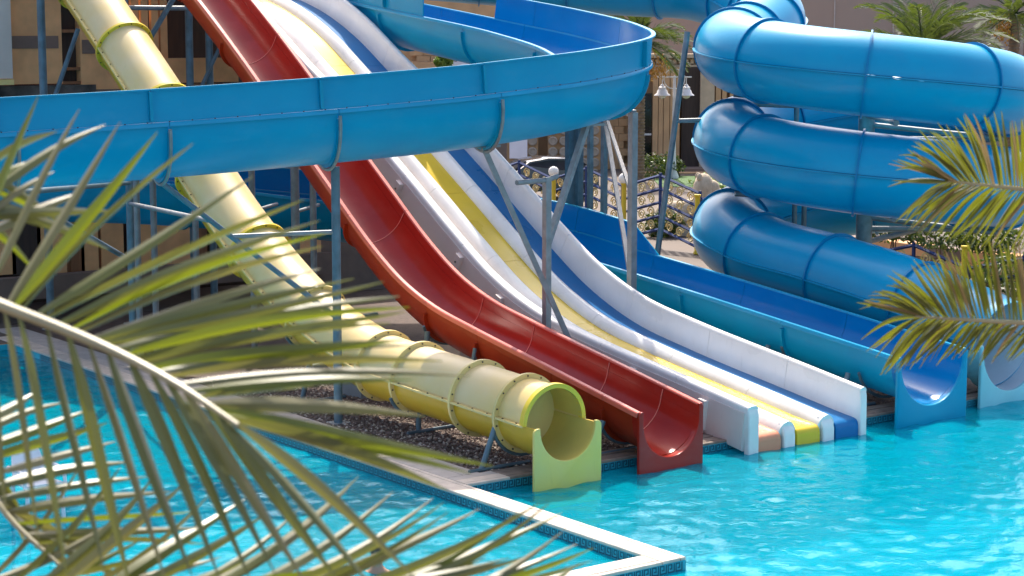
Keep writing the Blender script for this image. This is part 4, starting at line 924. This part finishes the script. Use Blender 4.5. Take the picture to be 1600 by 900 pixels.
# background date palms
def far_palm(px, py_c, dep, r_tr, lab, nf=30, fl=2.1, seed=1, dates=None, ztrunk=None, upb=0.0):
    r = np.random.default_rng(seed); c = at_d(px, py_c, dep); b = V3(c[0], c[1], 0); T = thing('date_palm', b, lab, 'palm tree', 'date palms behind the slides')
    o = MB(); zc = c[2]; prof = []; k = 0
    nst = int(zc/.14)
    for i in range(nst): z = zc*i/nst; prof += [(r_tr*(1.0-.18*i/nst), z), (r_tr*(1.18-.18*i/nst), z+.1)]
    prof.append((r_tr*.6, zc)); o.lathe(b, prof, 14); o.build('trunk', M_BARK, T, False)
    for i in range(nf):
        az = 2*math.pi*(i*.618) ; el0 = r.uniform(-.5+upb, 1.35); L_ = fl*r.uniform(.85, 1.15); d = V3(math.cos(az), math.sin(az), 0); pts = []
        for k in range(11):
            t_ = k/10; e = el0-1.25*t_**1.6*(1.0 if el0 > .4 else .6)
            pts.append((pts[-1] if k else c)+(d*math.cos(e)+V3(0, 0, math.sin(e)))*(L_/10 if k else 0))
        o = MB(); o.tube(pts, [.035*(1-.085*k) for k in range(11)], 4)
        sdv = np.cross(d, [0, 0, 1.0])
        for k in range(44):
            t_ = .14+.85*k/44; x_ = t_*10; i0 = min(int(x_), 9); p = pts[i0]*(1-(x_-i0))+pts[i0+1]*(x_-i0); tg = pts[i0+1]-pts[i0]; tg /= np.linalg.norm(tg)
            for sg in (-1, 1):
                ll = .42*math.sin(math.pi*min(1, .22+.78*t_))**.7*r.uniform(.8, 1.1)*fl/2.1+.06; dv = tg*.75+sdv*sg*.62+V3(0, 0, r.uniform(-.25, .3)); dv /= np.linalg.norm(dv)
                wv = np.cross(dv, sdv*sg+V3(0, 0, .7)); wv /= np.linalg.norm(wv)
                o.poly([p-wv*.012, p+dv*ll*.5-wv*.02, p+dv*ll, p+dv*ll*.5+wv*.02])
        o.build('frond', M_LEAFB, T)
    if dates:
        for (dx, dz) in dates:
            q = c+RT*dx+V3(0, 0, dz); o = MB(); o.tube([c, (c+q)/2+V3(0, 0, .25), q], .02, 5); st = o.build('fruit_stalk', M_DATE, T)
            o = MB(); rr_ = np.random.default_rng(5)
            for k in range(90):
                d = rr_.normal(size=3)*np.array([.13, .13, .22]); blob(o, q+d-V3(0, 0, .12), A3(.035, .035, .045), n=5, m_=3)
            o.build('date_bunch', M_DATE, st, kind='stuff')
far_palm(1000, 62, 82, .23, 'date palm with slender trunk beside the street lamp', 34, 2.6, 3, dates=((.55, -1.2), (.2, -1.35), (.95, -1.1)))
far_palm(1440, 88, 62, .25, 'bushy green date palm in front of the grey wall', 34, 3.1, 9, upb=.75)
far_palm(1586, 22, 66, .2, 'date palm with fruit bunches at the upper right edge', 24, 2.3, 12, dates=((-.5, -.35), (-.25, -.5)))

# ================================================================ FOREGROUND PALMS
def leaflet(mb_parent, a, b, w_, sag, m_, name='leaflet', twist=0.0, bend=(0, 0, 0)):
    """one folded lance-shaped leaflet from a to b"""
    a, b = np.array(a, float), np.array(b, float); L_ = np.linalg.norm(b-a); t0 = (b-a)/L_
    view = (a+b)/2-CAM; view /= np.linalg.norm(view)
    wv = np.cross(t0, view); wv /= np.linalg.norm(wv)+1e-9; nv = np.cross(wv, t0)
    ct, st = math.cos(twist), math.sin(twist); wv, nv = wv*ct+nv*st, nv*ct-wv*st
    N = 10; rows = []
    for i in range(N+1):
        t = i/N; p = a+(b-a)*t + V3(0, 0, -1)*sag*L_*(t*t-t)*-1.0*-1.0 + np.array(bend)*math.sin(math.pi*t)
        wd = w_*(.35+.65*min(1, t/.22))*(1-max(0, (t-.35)/.65)**1.6)*.5+.0006
        tw = .35*math.sin(2.2*t+twist*3); w2 = wv*math.cos(tw)+nv*math.sin(tw); n2 = nv*math.cos(tw)-wv*math.sin(tw)
        rows.append([p-w2*wd+n2*wd*.45, p-w2*wd*.5+n2*wd*.2, p, p+w2*wd*.5+n2*wd*.2, p+w2*wd+n2*wd*.45])
    mb = MB(); mb.quadstrip(rows, False); return mb.build(name, m_, mb_parent, True)
def frond(palm, rp, depths, r0, uppers, lowers, m_, wd, du, dl, name='frond', sag=.06, fill=1, sparse=False):
    pts = [at_d(px, py, d) for (px, py), d in zip(rp, depths)]; c = catmull(pts, 8)
    mb = MB(); nn = len(c); mb.tube(c, [r0*(1-.8*i/nn) for i in range(nn)], 7); F_ = mb.build(name, M_RACHIS, palm, True)
    def depth_of(px): return float(np.interp(px, *zip(*sorted(zip([p[0] for p in rp], depths)))))
    for lst, dd in ((uppers, du), (lowers, dl)):
        full = []
        for i, e in enumerate(lst):
            full.append(e)
            if fill and i+1 < len(lst):
                n_ = lst[i+1]
                for q_ in range(1, fill+1): full.append(tuple(e[k]+(n_[k]-e[k])*q_/(fill+1)+random.uniform(-9, 9)*(1 if k > 1 else .15) for k in range(4)))
        for (bx_, by_, tx, ty) in (full if fill and not (lst is lowers and sparse) else lst):
            d0 = depth_of(bx_); d1 = d0+dd*random.uniform(.55, 1.25)
            leaflet(F_, at_d(bx_, by_, d0), at_d(tx, ty, d1), wd*random.uniform(.75, 1.2), sag*random.uniform(.3, 1.5), random.choice(VARIANTS[m_.name]), twist=random.uniform(-.75, .75), bend=UP*random.uniform(-.004, .012)*d0/2.5)
    return F_
lt = at_d(-620, 420, 2.9); LPM = thing('foreground_palm', V3(lt[0], lt[1], 0), 'near palm at left whose blurred fronds hang over the left pool', 'palm tree', 'foreground palms')
def near_trunk(T, top, r_):
    o = MB(); b = V3(top[0], top[1], 0); prof = []; n_ = int(top[2]/.11)
    for i in range(n_): prof += [(r_*(1.05-.15*i/n_), top[2]*i/n_), (r_*(1.13-.15*i/n_), top[2]*i/n_+.07)]
    prof.append((r_*.5, top[2])); o.lathe(b, prof, 16); o.build('trunk', M_BARK, T)
near_trunk(LPM, lt-V3(0, 0, .1), .17)
up1 = [(-60, 452, 60, 150), (10, 478, 188, 190), (30, 490, 302, 224), (67, 502, 475, 312), (110, 517, 508, 365), (135, 530, 500, 420), (160, 538, 600, 440), (190, 557, 640, 480), (216, 568, 610, 505), (243, 582, 650, 540), (275, 600, 735, 588), (310, 622, 560, 590), (335, 640, 770, 728), (360, 655, 700, 766)]
lo1 = [(-30, 465, 10, 800), (5, 480, 60, 850), (28, 492, 105, 905), (75, 512, 165, 900), (105, 522, 205, 925), (140, 535, 262, 920), (172, 552, 300, 900), (205, 568, 345, 910), (235, 582, 395, 915), (262, 596, 432, 900), (290, 612, 480, 915), (318, 632, 530, 910), (345, 648, 590, 930), (362, 658, 650, 905)]
F1 = frond(LPM, [(-600, 440), (-300, 395), (-90, 440), (0, 476), (152, 537), (270, 597), (372, 664)], [2.9, 2.8, 2.65, 2.6, 2.5, 2.42, 2.36], .014, up1, lo1, M_LEAF, .0175, .16, -.10, fill=1, sag=.03, sparse=True)
up2 = [(-60, 300, 90, 205), (-50, 330, 165, 195), (-40, 350, 85, 268), (-40, 372, 130, 300), (-45, 310, 60, 250)]
lo2 = [(-60, 280, 95, 345), (-60, 250, 110, 360), (-50, 310, 170, 390), (-60, 330, 60, 430), (-50, 340, 180, 330)]
frond(LPM, [(-600, 420), (-320, 250), (-120, 255), (-60, 300), (-20, 400)], [3.0, 2.9, 2.85, 2.8, 2.75], .012, up2, lo2, M_LEAF, .018, .2, .1, fill=0)
up3 = [(-20, 910, 130, 720), (60, 915, 240, 745), (120, 925, 330, 770), (190, 930, 420, 800), (240, 930, 520, 780), (290, 935, 560, 745), (340, 935, 677, 778), (400, 940, 700, 800), (450, 940, 810, 800), (500, 945, 858, 786), (560, 945, 880, 830), (620, 950, 928, 856), (670, 955, 905, 880)]
lo3 = [(-30, 905, 60, 990), (300, 935, 620, 905), (360, 938, 760, 870), (420, 940, 830, 868), (100, 920, 360, 880), (180, 930, 420, 870), (20, 912, 260, 860), (-20, 908, 200, 800)]
frond(LPM, [(-600, 480), (-450, 760), (-200, 890), (0, 912), (300, 934), (680, 958)], [3.0, 3.1, 3.05, 3.0, 2.9, 2.8], .013, up3, lo3, M_LEAF, .02, .25, .12, sag=-.28, fill=1)
up4 = [(-40, 660, 60, 610), (-30, 700, 140, 640), (-20, 740, 180, 690), (-10, 780, 230, 745), (20, 820, 300, 800), (60, 850, 320, 850)]
lo4 = [(-40, 690, 40, 850), (-30, 720, 90, 880), (-10, 770, 140, 900), (20, 810, 200, 905)]
frond(LPM, [(-600, 470), (-300, 560), (-60, 650), (0, 790), (100, 890)], [3.2, 3.2, 3.15, 3.1, 3.05], .012, up4, lo4, M_LEAF, .018, .2, .15, sag=-.1, fill=1)

rtp = at_d(1905, 395, 6.0); RPM = thing('foreground_palm', V3(rtp[0], rtp[1], 0), 'near palm at the right edge with two olive fronds in front of the blue tubes', 'palm tree', 'foreground palms')
near_trunk(RPM, rtp-V3(0, 0, .1), .2)
upA = [(1482, 283, 1387, 292), (1486, 283, 1394, 250), (1496, 284, 1418, 233), (1508, 285, 1436, 216), (1520, 287, 1452, 204), (1533, 288, 1478, 194), (1548, 290, 1508, 182), (1564, 292, 1538, 178), (1582, 294, 1566, 180), (1600, 297, 1596, 185), (1622, 300, 1628, 190), (1650, 303, 1665, 200)]
loA = [(1484, 284, 1400, 346), (1496, 285, 1412, 352), (1510, 287, 1424, 358), (1524, 289, 1436, 362), (1540, 290, 1462, 366), (1556, 292, 1480, 372), (1574, 294, 1500, 380), (1592, 296, 1525, 386), (1612, 299, 1550, 390), (1634, 302, 1580, 392), (1660, 304, 1600, 396)]
frond(RPM, [(1900, 390), (1780, 325), (1640, 301), (1560, 291), (1478, 282)], [6.0, 5.9, 5.8, 5.75, 5.7], .014, upA, loA, M_LEAFR, .0108, -.15, .12, fill=3)
upB = [(1433, 494, 1342, 484), (1437, 494, 1350, 470), (1446, 495, 1362, 457), (1456, 495, 1385, 446), (1468, 496, 1394, 434), (1482, 497, 1428, 416), (1496, 498, 1455, 400), (1512, 499, 1474, 394), (1530, 500, 1500, 388), (1550, 501, 1524, 384), (1572, 502, 1550, 380), (1596, 504, 1582, 378), (1620, 505, 1612, 380), (1650, 506, 1650, 385)]
loB = [(1434, 495, 1345, 531), (1450, 496, 1378, 580), (1462, 497, 1388, 580), (1474, 497, 1398, 576), (1486, 498, 1412, 572), (1498, 499, 1430, 568), (1512, 500, 1452, 566), (1528, 501, 1475, 562), (1544, 502, 1497, 560), (1562, 503, 1520, 560), (1582, 504, 1535, 565), (1604, 505, 1548, 566), (1630, 506, 1575, 566), (1660, 506, 1610, 566)]
frond(RPM, [(1900, 400), (1800, 470), (1680, 506), (1600, 504), (1520, 500), (1428, 494)], [6.0, 5.8, 5.6, 5.5, 5.45, 5.4], .014, upB, loB, M_LEAFR, .0108, -.14, .12, fill=3)

def near_crown(T, top, side, m_, seed, n_f=15, fl=1.7):     # the rest of the crown, growing away from the view
    rg = np.random.default_rng(seed)
    for i in range(n_f):
        a_ = R(-80+160*i/(n_f-1)); d = RT*side*math.cos(a_)+FH*math.sin(a_); d = np.array([d[0], d[1], 0]); d /= np.linalg.norm(d); sdv = np.cross(d, [0, 0, 1.0])
        el0 = rg.uniform(-.2, 1.2); L_ = fl*rg.uniform(.85, 1.15); pts = [np.array(top)]
        for k in range(1, 11): e = el0-1.2*(k/10)**1.6; pts.append(pts[-1]+(d*math.cos(e)+V3(0, 0, math.sin(e)))*L_/10)
        o = MB(); o.tube(pts, [.017*(1-.085*k) for k in range(11)], 5); F_ = o.build('frond', M_RACHIS, T, True)
        o = MB()
        for k in range(46):
            t_ = .15+.84*k/46; x_ = t_*10; i0 = min(int(x_), 9); p = pts[i0]*(1-(x_-i0))+pts[i0+1]*(x_-i0); tg = pts[i0+1]-pts[i0]; tg /= np.linalg.norm(tg)
            for sg in (-1, 1):
                ll = .36*math.sin(math.pi*min(1, .25+.75*t_))**.7*rg.uniform(.8, 1.1)+.05; dv = tg*.75+sdv*sg*.62+V3(0, 0, rg.uniform(-.15, .3)); dv /= np.linalg.norm(dv); wv = np.cross(dv, sdv*sg+V3(0, 0, .7)); wv /= np.linalg.norm(wv)
                o.poly([p-wv*.005, p+dv*ll*.45-wv*.010, p+dv*ll, p+dv*ll*.45+wv*.010])
        o.build('leaflets', m_, F_, kind='stuff')
near_crown(LPM, lt-V3(0, 0, .1), -1, M_LEAF2, 21); near_crown(RPM, rtp-V3(0, 0, .1), 1, M_LEAFR2, 22)

# ---------- white resin lounger at the pool, left; swimmer behind the fronds
wc = at_z(60, 800, -.1); CH = thing('resin_chair', V3(wc[0], wc[1], -.13), 'white plastic armchair standing in the shallow left pool behind the fronds', 'chair')
fx = RT*.6-FH*.8; fx = np.array([fx[0], fx[1], 0]); fy = np.array([-fx[1], fx[0], 0])
def cpt(a, b, z): return V3(wc[0], wc[1], -.13)+fx*a+fy*b+V3(0, 0, z)
o = MB(); o.prism([cpt(-.24, -.25, .42), cpt(.25, -.27, .44), cpt(.25, .27, .44), cpt(-.24, .25, .42)], (0, 0, .03)); o.build('seat', M_PLAST, CH)
o = MB(); rows = []
for i in range(7):
    t_ = i/6; a_ = -.24-.14*t_; z_ = .42+.46*t_; wd = .24*(1-.25*t_**3); rows.append([cpt(a_-.03*math.cos(j), wd*math.sin(j*1.0), z_) for j in np.linspace(-1.4, 1.4, 9)])
back = [list(r_)+[q+fx*-.025 for q in r_[::-1]] for r_ in rows]; o.quadstrip(back, True, cap=True); o.build('backrest', M_PLAST, CH, True)
for sx in (-.24, .24):
    for sy in (-.25, .25): o = MB(); o.tube([cpt(sx, sy, .42), cpt(sx*1.15, sy*1.1, -.9)], .03, 8); o.build('leg', M_PLAST, CH, True)
for sy in (-.29, .29): o = MB(); o.tube([cpt(-.3, sy, .64), cpt(0, sy, .65), cpt(.24, sy, .63), cpt(.27, sy, .44)], .028, 8); o.build('armrest', M_PLAST, CH, True)
sw = at_z(590, 885, -.1); PS = thing('person', V3(sw[0], sw[1], -1.2), 'swimmer with black hair and dark red top, mostly hidden behind lower left fronds', 'person')
def skinned(name, pts, edges, rad, m_, parent, root=0, sub=2):
    me = bpy.data.meshes.new(name); me.from_pydata([tuple(np.array(p)-ORG[parent]) for p in pts], edges, []); me.materials.append(m_)
    o = bpy.data.objects.new(name, me); col.objects.link(o); o.parent = parent; ORG[o] = ORG[parent]
    md = o.modifiers.new('skin', 'SKIN')
    for i, r_ in enumerate(rad): me.skin_vertices[0].data[i].radius = (r_, r_*.85 if not hasattr(r_, '__len__') else r_[1])
    me.skin_vertices[0].data[root].use_root = True
    sb = o.modifiers.new('sub', 'SUBSURF'); sb.levels = sub; sb.render_levels = sub
    md.use_smooth_shade = True
    return o
sp = lambda a, b, z: V3(sw[0], sw[1], -.13)+RT*a+FH*b+V3(0, 0, z)
skinned('body', [sp(0, 0, -.95), sp(0, 0, -.6), sp(0, 0, -.3), sp(0, 0, -.06), sp(0, -.01, .05), sp(0, -.02, .13), sp(0, -.02, .24), sp(-.19, 0, -.09), sp(-.30, -.1, -.3), sp(-.25, -.3, -.36), sp(.19, 0, -.09), sp(.3, -.1, -.3), sp(.25, -.3, -.36), sp(-.1, .05, -1.3), sp(.1, .05, -1.3)],
        [(0, 1), (1, 2), (2, 3), (3, 4), (4, 5), (5, 6), (3, 7), (7, 8), (8, 9), (3, 10), (10, 11), (11, 12), (0, 13), (0, 14)], [.15, .13, .15, .12, .055, .085, .095, .065, .05, .035, .065, .05, .035, .08, .08], M_SKIN, PS)
skinned('swim_top', [sp(0, 0, -.55), sp(0, 0, -.3), sp(0, 0, -.06), sp(-.19, 0, -.08), sp(-.25, -.05, -.2), sp(.19, 0, -.08), sp(.25, -.05, -.2)], [(0, 1), (1, 2), (2, 3), (3, 4), (2, 5), (5, 6)], [.15, .165, .13, .08, .07, .08, .07], M_SHIRT, PS)
o = MB(); blob(o, sp(0, .025, .235), A3(.098, .11, .115), .03); blob(o, sp(0, .09, .16), A3(.07, .05, .12), .03); o.build('hair', M_HAIR, PS, True)
